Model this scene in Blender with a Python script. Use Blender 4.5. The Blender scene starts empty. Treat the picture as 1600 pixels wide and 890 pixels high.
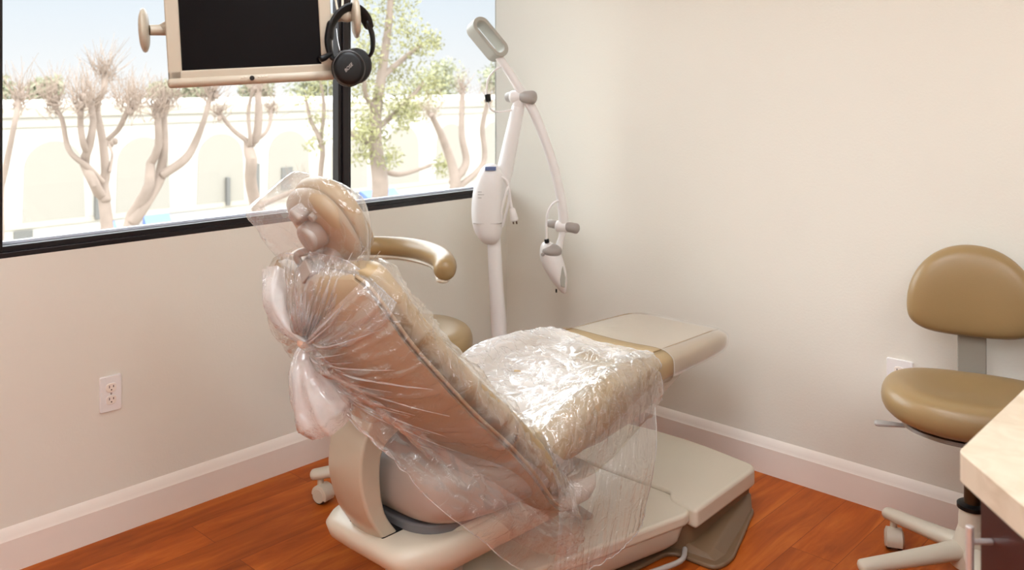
import bpy, bmesh, math, random
from mathutils import Vector, Matrix, noise

scene = bpy.context.scene
COL = scene.collection
PI = math.pi

# ------------------------------------------------------------------ camera
CAM = Vector((-3.103, -2.920, 1.45))
cam_d = bpy.data.cameras.new('camera')
cam_d.sensor_width = 36.0
cam_d.lens = 1395.0 / 1600.0 * 36.0
cam_d.shift_y = -0.195
cam_d.clip_start = 0.05
cam_d.dof.use_dof = True
cam_d.dof.focus_distance = 2.6
cam_d.dof.aperture_fstop = 4.5
cam = bpy.data.objects.new('camera', cam_d)
COL.objects.link(cam)
cam.location = CAM
VIEW_ROT = math.radians(-47.06)            # heading of the camera in the room's axes
cam.rotation_euler = (PI / 2, 0, VIEW_ROT)
scene.camera = cam

# ------------------------------------------------------------------ view, world, lights
scene.view_settings.view_transform = 'Standard'
scene.view_settings.look = 'None'
scene.view_settings.exposure = 0.25
scene.view_settings.gamma = 1.0
scene.view_settings.use_curve_mapping = False
scene.cycles.transparent_max_bounces = 24
scene.cycles.max_bounces = 10
scene.cycles.diffuse_bounces = 6
scene.cycles.sample_clamp_indirect = 6.0
scene.cycles.caustics_reflective = False

world = bpy.data.worlds.new('sky')
scene.world = world
world.use_nodes = True
wn = world.node_tree.nodes
wl = world.node_tree.links
wn.clear()
w_out = wn.new('ShaderNodeOutputWorld')
w_bg = wn.new('ShaderNodeBackground')
w_ramp = wn.new('ShaderNodeValToRGB')
w_sep = wn.new('ShaderNodeSeparateXYZ')
w_tc = wn.new('ShaderNodeTexCoord')
w_map = wn.new('ShaderNodeMapRange')
w_map.inputs['From Min'].default_value = -0.05
w_map.inputs['From Max'].default_value = 0.6
wl.new(w_tc.outputs['Generated'], w_sep.inputs[0])
wl.new(w_sep.outputs['Z'], w_map.inputs['Value'])
wl.new(w_map.outputs[0], w_ramp.inputs[0])
# hazy white at the horizon, pale blue just above it, brightness added above the view to light the room
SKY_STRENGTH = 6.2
def sky_stop(z, c, k):
    e = w_ramp.color_ramp.elements.new((z + 0.05) / 0.65)
    e.color = (c[0] * k / SKY_STRENGTH, c[1] * k / SKY_STRENGTH, c[2] * k / SKY_STRENGTH, 1)
w_ramp.color_ramp.elements[0].color = (0.20, 0.20, 0.20, 1)
w_ramp.color_ramp.elements[1].color = (0.92, 0.97, 1.0, 1)
sky_stop(0.0, (1.0, 1.0, 1.0), 0.88)
sky_stop(0.045, (0.93, 0.965, 1.0), 0.87)
sky_stop(0.10, (0.84, 0.92, 1.0), 0.87)
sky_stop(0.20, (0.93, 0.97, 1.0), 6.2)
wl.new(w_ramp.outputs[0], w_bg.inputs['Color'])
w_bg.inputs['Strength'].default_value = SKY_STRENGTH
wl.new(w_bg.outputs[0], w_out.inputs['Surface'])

sun_d = bpy.data.lights.new('sun', 'SUN')
sun_d.energy = 0.2
sun_d.angle = math.radians(1.0)
sun_d.color = (1.0, 0.95, 0.87)
sun = bpy.data.objects.new('sun', sun_d)
COL.objects.link(sun)
sun.rotation_euler = Vector((0.35, 0.75, -0.75)).to_track_quat('-Z', 'Y').to_euler()

PANEL_EMIT = 8.3
PANEL_COL = (0.94, 1.02, 1.10)

# ------------------------------------------------------------------ materials
def s2l(c):
    c = c / 255.0
    return c / 12.92 if c <= 0.04045 else ((c + 0.055) / 1.055) ** 2.4

def rgb(r, g, b):
    return (s2l(r), s2l(g), s2l(b), 1.0)

def mat(name, color, rough=0.5, spec=0.5, metal=0.0, noise_amt=0.0, noise_scale=8.0, bump=0.0, bump_scale=60.0,
        coat=0.0, emit=None, emit_strength=0.0):
    m = bpy.data.materials.new(name)
    m.use_nodes = True
    nt = m.node_tree
    b = nt.nodes['Principled BSDF']
    b.inputs['Base Color'].default_value = color
    b.inputs['Roughness'].default_value = rough
    b.inputs['Specular IOR Level'].default_value = spec
    b.inputs['Metallic'].default_value = metal
    b.inputs['Coat Weight'].default_value = coat
    tc = nt.nodes.new('ShaderNodeTexCoord')
    if noise_amt > 0:
        n = nt.nodes.new('ShaderNodeTexNoise')
        n.inputs['Scale'].default_value = noise_scale
        n.inputs['Detail'].default_value = 6
        nt.links.new(tc.outputs['Object'], n.inputs['Vector'])
        mr = nt.nodes.new('ShaderNodeMapRange')
        mr.inputs['To Min'].default_value = 1.0 - noise_amt
        mr.inputs['To Max'].default_value = 1.0 + noise_amt
        nt.links.new(n.outputs['Fac'], mr.inputs['Value'])
        mx = nt.nodes.new('ShaderNodeMix')
        mx.data_type = 'RGBA'
        mx.blend_type = 'MULTIPLY'
        mx.inputs['Factor'].default_value = 1.0
        mx.inputs['A'].default_value = color
        nt.links.new(mr.outputs[0], mx.inputs['B'])
        nt.links.new(mx.outputs['Result'], b.inputs['Base Color'])
    if bump > 0:
        n2 = nt.nodes.new('ShaderNodeTexNoise')
        n2.inputs['Scale'].default_value = bump_scale
        n2.inputs['Detail'].default_value = 5
        nt.links.new(tc.outputs['Object'], n2.inputs['Vector'])
        bp = nt.nodes.new('ShaderNodeBump')
        bp.inputs['Strength'].default_value = bump
        bp.inputs['Distance'].default_value = 0.002
        nt.links.new(n2.outputs['Fac'], bp.inputs['Height'])
        nt.links.new(bp.outputs[0], b.inputs['Normal'])
    if emit:
        b.inputs['Emission Color'].default_value = (*emit, 1)
        b.inputs['Emission Strength'].default_value = emit_strength
    return m

M = {}
M['wall'] = mat('wall_paint', rgb(226, 222, 211), 0.75, 0.2, noise_amt=0.01, noise_scale=3, bump=0.25, bump_scale=120)
M['ceiling'] = mat('ceiling_paint', rgb(238, 234, 228), 0.9, 0.1, noise_amt=0.01, bump=0.2)
M['trim'] = mat('trim_paint', rgb(236, 226, 216), 0.38, 0.4, noise_amt=0.01)
M['frame'] = mat('dark_bronze_aluminium', rgb(38, 34, 36), 0.30, 0.5, metal=0.35, noise_amt=0.05, noise_scale=20)
M['bead'] = mat('sky_tinted_bead', rgb(214, 222, 238), 0.35, 0.5, metal=0.0, noise_amt=0.03)  # pale blue of the reflected sky painted into the bead colour
M['cream'] = mat('cream_plastic', rgb(208, 197, 178), 0.34, 0.5, noise_amt=0.015, noise_scale=12)
M['cream_pearl'] = mat('pearl_plastic', rgb(188, 177, 157), 0.28, 0.6, metal=0.10, noise_amt=0.015)
M['monitor_plastic'] = mat('monitor_plastic', rgb(178, 166, 146), 0.38, 0.5, noise_amt=0.012)
M['white_plastic'] = mat('white_plastic', rgb(235, 232, 230), 0.35, 0.5, noise_amt=0.01)
M['grey_plastic'] = mat('grey_plastic', rgb(165, 158, 152), 0.42, 0.5, noise_amt=0.02)
M['lamp_grey'] = mat('lamp_grey_plastic', rgb(172, 170, 160), 0.45, 0.5, noise_amt=0.02)
M['upholstery'] = mat('tan_vinyl', rgb(176, 151, 112), 0.36, 0.5, noise_amt=0.03, noise_scale=6, bump=0.12, bump_scale=220)
M['stool_vinyl'] = mat('olive_tan_vinyl', rgb(152, 126, 86), 0.34, 0.5, noise_amt=0.03, noise_scale=6, bump=0.12, bump_scale=220)
M['shell'] = mat('taupe_shell', rgb(170, 147, 118), 0.42, 0.5, noise_amt=0.02)
M['headrest'] = mat('headrest_shell', rgb(168, 145, 116), 0.40, 0.5, noise_amt=0.02)
M['shell_grey'] = mat('grey_taupe_shell', rgb(168, 156, 146), 0.36, 0.5, noise_amt=0.02)
M['dark_plate'] = mat('dark_taupe_plate', rgb(116, 92, 68), 0.4, 0.5, noise_amt=0.03)
M['black'] = mat('black_plastic', rgb(13, 12, 12), 0.40, 0.32, noise_amt=0.05)
M['black_soft'] = mat('black_leatherette', rgb(24, 22, 21), 0.5, 0.3, noise_amt=0.06, bump=0.2, bump_scale=300)
M['screen'] = mat('screen_glass', rgb(9, 6, 8), 0.10, 0.12, noise_amt=0.02)
M['chrome'] = mat('brushed_steel', rgb(222, 220, 218), 0.3, 0.5, metal=0.6, noise_amt=0.03, noise_scale=40)
M['silver'] = mat('silver_edge', rgb(190, 190, 190), 0.25, 0.5, metal=0.8, noise_amt=0.02)
M['ring'] = mat('gunmetal_ring', rgb(80, 77, 76), 0.3, 0.5, metal=0.5, noise_amt=0.02)
M['dark_wood'] = mat('dark_cherry_laminate', rgb(66, 24, 18), 0.35, 0.45, noise_amt=0.25, noise_scale=5)
M['slot'] = mat('outlet_slot', rgb(70, 52, 40), 0.6, 0.2, noise_amt=0.03)
M['wheel'] = mat('dark_rubber', rgb(56, 44, 36), 0.55, 0.3, noise_amt=0.05)
M['piston'] = mat('dark_bronze_piston', rgb(72, 50, 30), 0.35, 0.5, metal=0.4, noise_amt=0.05)
M['bracket'] = mat('grey_steel_bracket', rgb(142, 134, 122), 0.4, 0.4, noise_amt=0.02)
M['gasket'] = mat('grey_gasket', rgb(112, 110, 112), 0.4, 0.4, noise_amt=0.03)
M['amber'] = mat('knot_tape', rgb(222, 178, 154), 0.5, 0.3, noise_amt=0.05)
M['blue_label'] = mat('blue_label', rgb(96, 116, 160), 0.4, 0.4, noise_amt=0.1, noise_scale=60)
M['facade'] = mat('white_stucco', rgb(178, 173, 164), 0.9, 0.1, noise_amt=0.02, noise_scale=2)
M['facade_arch'] = mat('recess_shade_stucco', rgb(146, 140, 130), 0.9, 0.1, noise_amt=0.02, noise_scale=2)  # shade of the arch recesses put into a darker stucco colour
M['facade_line'] = mat('cornice_stucco', rgb(166, 158, 145), 0.9, 0.1, noise_amt=0.02)
M['bark'] = mat('pale_bark', rgb(134, 119, 108), 0.9, 0.1, noise_amt=0.28, noise_scale=5)
M['twig'] = mat('pale_twigs', rgb(142, 125, 112), 0.9, 0.1, noise_amt=0.2, noise_scale=3)
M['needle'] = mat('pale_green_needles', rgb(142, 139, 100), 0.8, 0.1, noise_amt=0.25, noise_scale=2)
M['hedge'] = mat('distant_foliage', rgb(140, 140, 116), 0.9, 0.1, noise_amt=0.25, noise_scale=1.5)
M['asphalt'] = mat('pale_concrete', rgb(168, 164, 156), 0.9, 0.1, noise_amt=0.04, noise_scale=1)
M['awning'] = mat('blue_canvas', rgb(112, 132, 190), 0.8, 0.2, noise_amt=0.03)
M['grey_pane'] = mat('grey_facade_pane', rgb(104, 102, 98), 0.3, 0.4, noise_amt=0.04)  # even grey of the small facade windows and lanterns
M['panel'] = mat('panel_diffuser', rgb(250, 248, 240), 0.5, 0.2, emit=PANEL_COL, emit_strength=PANEL_EMIT)

def floor_material():
    m = bpy.data.materials.new('orange_wood_planks')
    m.use_nodes = True
    nt = m.node_tree
    b = nt.nodes['Principled BSDF']
    tc = nt.nodes.new('ShaderNodeTexCoord')
    br = nt.nodes.new('ShaderNodeTexBrick')
    br.inputs['Scale'].default_value = 1.0
    br.inputs['Brick Width'].default_value = 1.22
    br.inputs['Row Height'].default_value = 0.15
    br.inputs['Mortar Size'].default_value = 0.0011
    br.inputs['Mortar Smooth'].default_value = 0.2
    br.inputs['Bias'].default_value = 0.0
    br.offset = 0.37
    br.inputs['Color1'].default_value = (0, 0, 0, 1)
    br.inputs['Color2'].default_value = (1, 1, 1, 1)
    br.inputs['Mortar'].default_value = (0.35, 0.35, 0.35, 1)
    nt.links.new(tc.outputs['Object'], br.inputs['Vector'])
    mp = nt.nodes.new('ShaderNodeMapping')
    mp.inputs['Scale'].default_value = (1.3, 9.0, 1.0)
    nt.links.new(tc.outputs['Object'], mp.inputs['Vector'])
    # shift the grain from plank to plank
    add = nt.nodes.new('ShaderNodeVectorMath')
    add.operation = 'MULTIPLY_ADD'
    nt.links.new(br.outputs['Color'], add.inputs[0])
    add.inputs[1].default_value = (13.0, 7.0, 3.0)
    nt.links.new(mp.outputs[0], add.inputs[2])
    n = nt.nodes.new('ShaderNodeTexNoise')
    n.inputs['Scale'].default_value = 1.6
    n.inputs['Detail'].default_value = 9
    n.inputs['Roughness'].default_value = 0.62
    n.inputs['Distortion'].default_value = 0.6
    nt.links.new(add.outputs[0], n.inputs['Vector'])
    rp = nt.nodes.new('ShaderNodeValToRGB')
    rp.color_ramp.elements[0].position = 0.28
    rp.color_ramp.elements[0].color = rgb(138, 62, 16)
    rp.color_ramp.elements[1].position = 0.72
    rp.color_ramp.elements[1].color = rgb(204, 112, 42)
    e = rp.color_ramp.elements.new(0.5)
    e.color = rgb(176, 86, 27)
    nt.links.new(n.outputs['Fac'], rp.inputs[0])
    tint = nt.nodes.new('ShaderNodeMapRange')
    tint.inputs['To Min'].default_value = 0.86
    tint.inputs['To Max'].default_value = 1.10
    nt.links.new(br.outputs['Color'], tint.inputs['Value'])
    mx = nt.nodes.new('ShaderNodeMix')
    mx.data_type = 'RGBA'
    mx.blend_type = 'MULTIPLY'
    mx.inputs['Factor'].default_value = 1.0
    nt.links.new(rp.outputs[0], mx.inputs['A'])
    nt.links.new(tint.outputs[0], mx.inputs['B'])
    mo = nt.nodes.new('ShaderNodeMix')
    mo.data_type = 'RGBA'
    nt.links.new(br.outputs['Fac'], mo.inputs['Factor'])
    nt.links.new(mx.outputs['Result'], mo.inputs['A'])
    mo.inputs['B'].default_value = rgb(128, 58, 24)
    nt.links.new(mo.outputs['Result'], b.inputs['Base Color'])
    b.inputs['Roughness'].default_value = 0.42
    b.inputs['Specular IOR Level'].default_value = 0.15
    bp = nt.nodes.new('ShaderNodeBump')
    bp.inputs['Strength'].default_value = 0.15
    bp.inputs['Distance'].default_value = 0.001
    nt.links.new(n.outputs['Fac'], bp.inputs['Height'])
    nt.links.new(bp.outputs[0], b.inputs['Normal'])
    return m
M['floor'] = floor_material()

def stone_material():
    m = mat('beige_stone', rgb(226, 208, 182), 0.3, 0.5)
    nt = m.node_tree
    b = nt.nodes['Principled BSDF']
    tc = nt.nodes.new('ShaderNodeTexCoord')
    n = nt.nodes.new('ShaderNodeTexNoise')
    n.inputs['Scale'].default_value = 14
    n.inputs['Detail'].default_value = 8
    n.inputs['Distortion'].default_value = 1.2
    nt.links.new(tc.outputs['Object'], n.inputs['Vector'])
    rp = nt.nodes.new('ShaderNodeValToRGB')
    rp.color_ramp.elements[0].position = 0.3
    rp.color_ramp.elements[0].color = rgb(196, 178, 152)
    rp.color_ramp.elements[1].position = 0.6
    rp.color_ramp.elements[1].color = rgb(214, 199, 176)
    nt.links.new(n.outputs['Fac'], rp.inputs[0])
    nt.links.new(rp.outputs[0], b.inputs['Base Color'])
    return m
M['stone'] = stone_material()

def glass_material():
    m = bpy.data.materials.new('window_glass')
    m.use_nodes = True
    nt = m.node_tree
    nt.nodes.clear()
    out = nt.nodes.new('ShaderNodeOutputMaterial')
    tr = nt.nodes.new('ShaderNodeBsdfTransparent')
    tr.inputs['Color'].default_value = (0.97, 0.98, 0.98, 1)
    gl = nt.nodes.new('ShaderNodeBsdfGlossy')
    gl.inputs['Roughness'].default_value = 0.02
    lw = nt.nodes.new('ShaderNodeFresnel')
    lw.inputs['IOR'].default_value = 1.25
    mx = nt.nodes.new('ShaderNodeMixShader')
    nt.links.new(lw.outputs[0], mx.inputs[0])
    nt.links.new(tr.outputs[0], mx.inputs[1])
    nt.links.new(gl.outputs[0], mx.inputs[2])
    nt.links.new(mx.outputs[0], out.inputs['Surface'])
    return m
M['glass'] = glass_material()

def film_material(name, milky=0.2, rough=0.12, crinkle=0.5, scale=30.0, gloss=1.0, clear_var=0.5, trans=0.3, use_glare=False):
    """thin clear plastic film: mostly see-through, a little milky, with a wrinkled glossy skin"""
    m = bpy.data.materials.new(name)
    m.use_nodes = True
    nt = m.node_tree
    nt.nodes.clear()
    L = nt.links.new
    out = nt.nodes.new('ShaderNodeOutputMaterial')
    tc = nt.nodes.new('ShaderNodeTexCoord')
    n1 = nt.nodes.new('ShaderNodeTexNoise')
    n1.inputs['Scale'].default_value = scale
    n1.inputs['Detail'].default_value = 5
    n1.inputs['Distortion'].default_value = 1.5
    L(tc.outputs['Object'], n1.inputs['Vector'])
    # folded ridges: |noise - 0.5|
    sub = nt.nodes.new('ShaderNodeMath'); sub.operation = 'SUBTRACT'; sub.inputs[1].default_value = 0.5
    abs_ = nt.nodes.new('ShaderNodeMath'); abs_.operation = 'ABSOLUTE'
    L(n1.outputs['Fac'], sub.inputs[0]); L(sub.outputs[0], abs_.inputs[0])
    ab = nt.nodes.new('ShaderNodeMapRange'); ab.interpolation_type = 'SMOOTHSTEP'
    ab.inputs['From Min'].default_value = 0.0; ab.inputs['From Max'].default_value = 0.045
    ab.inputs['To Min'].default_value = 1.0; ab.inputs['To Max'].default_value = 0.0
    L(abs_.outputs[0], ab.inputs['Value'])
    bp = nt.nodes.new('ShaderNodeBump')
    bp.inputs['Strength'].default_value = crinkle
    bp.inputs['Distance'].default_value = 0.008
    L(ab.outputs[0], bp.inputs['Height'])
    n2 = nt.nodes.new('ShaderNodeTexNoise')
    n2.inputs['Scale'].default_value = scale * 0.35
    n2.inputs['Detail'].default_value = 4
    L(tc.outputs['Object'], n2.inputs['Vector'])
    mr = nt.nodes.new('ShaderNodeMapRange')
    mr.inputs['From Min'].default_value = 0.3
    mr.inputs['From Max'].default_value = 0.7
    mr.inputs['To Min'].default_value = milky * (1 - clear_var)
    mr.inputs['To Max'].default_value = milky * (1 + clear_var)
    L(n2.outputs['Fac'], mr.inputs['Value'])
    fac = mr.outputs[0]
    if use_glare:                              # white glare painted into the film, weighted per point
        at = nt.nodes.new('ShaderNodeAttribute'); at.attribute_name = 'glare'
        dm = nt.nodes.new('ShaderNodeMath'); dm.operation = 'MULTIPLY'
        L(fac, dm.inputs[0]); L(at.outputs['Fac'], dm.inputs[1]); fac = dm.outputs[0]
    tr = nt.nodes.new('ShaderNodeBsdfTransparent')
    tr.inputs['Color'].default_value = (0.985, 0.98, 0.975, 1)
    df = nt.nodes.new('ShaderNodeBsdfDiffuse'); df.inputs['Color'].default_value = (1.0, 0.985, 0.98, 1)
    tl = nt.nodes.new('ShaderNodeBsdfTranslucent'); tl.inputs['Color'].default_value = (1.0, 0.985, 0.98, 1)
    mdt = nt.nodes.new('ShaderNodeMixShader'); mdt.inputs[0].default_value = trans
    L(df.outputs[0], mdt.inputs[1]); L(tl.outputs[0], mdt.inputs[2])
    mA = nt.nodes.new('ShaderNodeMixShader')
    L(fac, mA.inputs[0]); L(tr.outputs[0], mA.inputs[1]); L(mdt.outputs[0], mA.inputs[2])
    gl = nt.nodes.new('ShaderNodeBsdfGlossy')
    gl.inputs['Roughness'].default_value = rough
    gl.inputs['Color'].default_value = (1, 1, 1, 1)
    L(bp.outputs[0], gl.inputs['Normal'])
    # two-sided Schlick reflectance of the film
    ge = nt.nodes.new('ShaderNodeNewGeometry')
    dt = nt.nodes.new('ShaderNodeVectorMath'); dt.operation = 'DOT_PRODUCT'
    L(ge.outputs['Incoming'], dt.inputs[0]); L(bp.outputs[0], dt.inputs[1])
    ac = nt.nodes.new('ShaderNodeMath'); ac.operation = 'ABSOLUTE'; L(dt.outputs['Value'], ac.inputs[0])
    om = nt.nodes.new('ShaderNodeMath'); om.operation = 'SUBTRACT'; om.inputs[0].default_value = 1.0; om.use_clamp = True; L(ac.outputs[0], om.inputs[1])
    pw = nt.nodes.new('ShaderNodeMath'); pw.operation = 'POWER'; pw.inputs[1].default_value = 5.0; L(om.outputs[0], pw.inputs[0])
    fr = nt.nodes.new('ShaderNodeMath'); fr.operation = 'MULTIPLY_ADD'; fr.inputs[1].default_value = 0.95; fr.inputs[2].default_value = 0.05; L(pw.outputs[0], fr.inputs[0])
    mul = nt.nodes.new('ShaderNodeMath'); mul.operation = 'MULTIPLY'; mul.inputs[1].default_value = gloss
    L(fr.outputs[0], mul.inputs[0])
    cl = nt.nodes.new('ShaderNodeMath'); cl.operation = 'MINIMUM'; cl.inputs[1].default_value = 0.55
    L(mul.outputs[0], cl.inputs[0])
    mB = nt.nodes.new('ShaderNodeMixShader')
    L(cl.outputs[0], mB.inputs[0]); L(mA.outputs[0], mB.inputs[1]); L(gl.outputs[0], mB.inputs[2])
    L(mB.outputs[0], out.inputs['Surface'])
    return m
M['film'] = film_material('clear_film', 0.10, 0.10, 0.4, 14.0, 1.9, trans=0.2)
M['film_wrap'] = film_material('crinkled_film', 0.12, 0.10, 0.6, 20.0, 2.2, trans=0.2)
M['film_hood'] = film_material('milky_film', 0.14, 0.11, 0.3, 11.0, 1.8, 0.3, trans=0.5)
M['film_seat'] = film_material('wrinkled_clear_film', 0.55, 0.12, 0.6, 13.0, 2.4, 0.25, trans=0.15, use_glare=True)  # high milkiness imitates window glare on the seat top
M['film_gather'] = film_material('gathered_film', 0.46, 0.16, 0.4, 30.0, 2.0, 0.25, trans=0.35)
M['film_veil'] = film_material('pleated_film', 0.24, 0.12, 0.4, 16.0, 2.0, 0.5, trans=0.3)
M['film_drape'] = film_material('hanging_film', 0.17, 0.12, 0.4, 12.0, 1.8, trans=0.35)
M['film_toe'] = film_material('smooth_toe_film', 0.16, 0.16, 0.05, 6.0, 2.0, 0.15, trans=0.2)

# ------------------------------------------------------------------ object helpers
OFF = {}

def thing(name, label, cat, loc=(0, 0, 0), rotz=0.0, group=None, world=False):
    """an Empty at the base of a thing; its parts are children.  world=True: part meshes are given in room coordinates"""
    o = bpy.data.objects.new(name, None)
    o.empty_display_size = 0.1
    COL.objects.link(o)
    o.location = loc
    o.rotation_euler = (0, 0, rotz)
    o['label'] = label
    o['category'] = cat
    if group:
        o['group'] = group
    OFF[o.name] = Vector(loc) if world else Vector((0, 0, 0))
    return o

def tag(o, label=None, cat=None, group=None, kind=None):
    if label: o['label'] = label
    if cat: o['category'] = cat
    if group: o['group'] = group
    if kind: o['kind'] = kind
    return o

def obj(name, bm, m, parent=None, bevel=0.0, bseg=3, subsurf=0, smooth=True, angle=40, label=None, solid=0.0):
    me = bpy.data.meshes.new(name)
    off = OFF.get(parent.name, Vector((0, 0, 0))) if parent else Vector((0, 0, 0))
    if off.length > 0:
        bmesh.ops.translate(bm, verts=bm.verts, vec=-off)
    bmesh.ops.recalc_face_normals(bm, faces=bm.faces)
    bm.to_mesh(me)
    bm.free()
    me.materials.append(m)
    if smooth:
        for p in me.polygons:
            p.use_smooth = True
        if angle < 180 and not subsurf:
            me.set_sharp_from_angle(angle=math.radians(angle))
    o = bpy.data.objects.new(name, me)
    COL.objects.link(o)
    if parent:
        o.parent = parent
        OFF[o.name] = off
    if bevel > 0:
        md = o.modifiers.new('bevel', 'BEVEL')
        md.width = bevel
        md.segments = bseg
        md.limit_method = 'ANGLE'
        md.angle_limit = math.radians(35)
    if solid:
        md = o.modifiers.new('thickness', 'SOLIDIFY')
        md.thickness = solid
        md.offset = 0
    if subsurf:
        md = o.modifiers.new('subsurf', 'SUBSURF')
        md.levels = subsurf
        md.render_levels = subsurf
    if label:
        o['label'] = label
    return o

def struct(name, bm, m, bevel=0.0, **k):
    o = obj(name, bm, m, None, bevel=bevel, **k)
    o['kind'] = 'structure'
    return o

def BM():
    return bmesh.new()

def box(bm, x0, x1, y0, y1, z0, z1):
    vs = [bm.verts.new(p) for p in ((x0, y0, z0), (x1, y0, z0), (x1, y1, z0), (x0, y1, z0),
                                    (x0, y0, z1), (x1, y0, z1), (x1, y1, z1), (x0, y1, z1))]
    for f in ((0, 3, 2, 1), (4, 5, 6, 7), (0, 1, 5, 4), (1, 2, 6, 5), (2, 3, 7, 6), (3, 0, 4, 7)):
        bm.faces.new([vs[i] for i in f])
    return vs

def loft(bm, rings, cap=True, closed=True):
    rows = [[bm.verts.new(p) for p in r] for r in rings]
    n = len(rows[0])
    for a, b in zip(rows, rows[1:]):
        for i in range(n if closed else n - 1):
            j = (i + 1) % n
            bm.faces.new((a[i], a[j], b[j], b[i]))
    if cap:
        bm.faces.new(rows[0][::-1])
        bm.faces.new(rows[-1])
    return rows

def prism(bm, poly, z0, z1, top=None):
    top = top or poly
    return loft(bm, [[(x, y, z0) for x, y in poly], [(x, y, z1) for x, y in top]])

def round_poly(poly, r, n=6):
    out = []
    N = len(poly)
    for i in range(N):
        rr = r[i] if isinstance(r, (list, tuple)) else r
        p0, p, p1 = Vector(poly[i - 1]), Vector(poly[i]), Vector(poly[(i + 1) % N])
        a = (p0 - p); b = (p1 - p)
        d = min(rr, a.length * 0.48, b.length * 0.48)
        A = p + a.normalized() * d
        B = p + b.normalized() * d
        for k in range(n + 1):
            t = k / n
            q = A * (1 - t) ** 2 + p * (2 * t * (1 - t)) + B * t * t
            out.append((q.x, q.y))
    return out

def crom(pts, n, closed=False):
    """Catmull-Rom resample of a list of tuples to n points"""
    P = [Vector(p) for p in pts]
    if len(P) == 2:
        return [P[0].lerp(P[1], i / (n - 1)) for i in range(n)]
    ext = [P[0] * 2 - P[1]] + P + [P[-1] * 2 - P[-2]]
    # chord lengths for an even spread
    L = [0]
    for a, b in zip(P, P[1:]):
        L.append(L[-1] + max((b - a).length, 1e-6))
    out = []
    for i in range(n):
        s = L[-1] * i / (n - 1)
        k = 0
        while k < len(P) - 2 and s > L[k + 1]:
            k += 1
        t = (s - L[k]) / (L[k + 1] - L[k])
        p0, p1, p2, p3 = ext[k], ext[k + 1], ext[k + 2], ext[k + 3]
        out.append(0.5 * ((2 * p1) + (p2 - p0) * t + (2 * p0 - 5 * p1 + 4 * p2 - p3) * t * t
                          + (3 * p1 - p0 - 3 * p2 + p3) * t ** 3))
    return out

def tube(bm, pts, rad, seg=12, n=None, flat=1.0, up=None, roundcap=True):
    """round tube through pts; rad a number or a list per point; flat scales the cross-section along the frame normal"""
    P = [Vector(p) for p in pts]
    R = rad if isinstance(rad, (list, tuple)) else [rad] * len(P)
    if n:
        Q = crom([(*p, r) if False else p for p in P], n)
        R4 = crom([(r, 0, 0) for r in R], n)
        # radii follow the same parameter
        L = [0]
        for a, b in zip(P, P[1:]):
            L.append(L[-1] + (b - a).length)
        RR = []
        for i in range(n):
            s = L[-1] * i / (n - 1)
            k = 0
            while k < len(P) - 2 and s > L[k + 1]:
                k += 1
            t = (s - L[k]) / max(L[k + 1] - L[k], 1e-6)
            RR.append(R[k] * (1 - t) + R[k + 1] * t)
        P, R = Q, RR
    rings = []
    ref = Vector(up) if up else None
    prev = None
    for i, p in enumerate(P):
        t = (P[min(i + 1, len(P) - 1)] - P[max(i - 1, 0)]).normalized()
        if ref is not None:
            nrm = (ref - t * ref.dot(t)).normalized()
        elif prev is None:
            a = Vector((0, 0, 1)) if abs(t.z) < 0.9 else Vector((1, 0, 0))
            nrm = (a - t * a.dot(t)).normalized()
        else:
            nrm = (prev - t * prev.dot(t)).normalized()
        prev = nrm
        b = t.cross(nrm)
        rings.append((p, t, nrm, b, R[i]))
    def ring(p, nrm, b, r):
        return [p + nrm * (math.cos(2 * PI * k / seg) * r * flat) + b * (math.sin(2 * PI * k / seg) * r) for k in range(seg)]
    out = []
    if roundcap:
        p, t, nrm, b, r = rings[0]
        for a in (0.25, 0.6, 0.88):
            out.append(ring(p - t * r * math.sqrt(1 - a * a) * 0.6, nrm, b, r * a))
    for p, t, nrm, b, r in rings:
        out.append(ring(p, nrm, b, r))
    if roundcap:
        p, t, nrm, b, r = rings[-1]
        for a in (0.88, 0.6, 0.25):
            out.append(ring(p + t * r * math.sqrt(1 - a * a) * 0.6, nrm, b, r * a))
    loft(bm, out)

def cyl(bm, p0, p1, r0, r1=None, seg=24):
    r1 = r0 if r1 is None else r1
    tube(bm, [p0, p1], [r0, r1], seg=seg, roundcap=False)

def ellipsoid(bm, c, r, seg=24, rings=14, power=1.0):
    c = Vector(c)
    rows = []
    for i in range(1, rings):
        a = PI * i / rings
        z = -math.cos(a); q = math.sin(a)
        zz = math.copysign(abs(z) ** power, z); qq = q ** power
        rows.append([(c.x + r[0] * qq * math.cos(2 * PI * k / seg), c.y + r[1] * qq * math.sin(2 * PI * k / seg), c.z + r[2] * zz)
                     for k in range(seg)])
    loft(bm, rows)

def lathe(bm, prof, c=(0, 0, 0), seg=32):
    """profile of (radius, z) turned about the vertical through c"""
    rows = [[(c[0] + r * math.cos(2 * PI * k / seg), c[1] + r * math.sin(2 * PI * k / seg), c[2] + z) for k in range(seg)]
            for r, z in prof]
    loft(bm, rows)

def xform(bm, M4, start=0):
    bm.verts.ensure_lookup_table()
    vs = bm.verts[start:]
    bmesh.ops.transform(bm, matrix=M4, verts=list(vs))

def grid_surface(bm, rows):
    loft(bm, rows, cap=False, closed=False)

def fbm(p, oct=4):
    return noise.fractal(p, 0.9, 2.1, oct)

def ridge(p, oct=3):
    v = 0; a = 1.0; f = 1.0
    for _ in range(oct):
        v += a * (abs(noise.noise(p * f)) - 0.25)
        a *= 0.5; f *= 2.07
    return v

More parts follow.
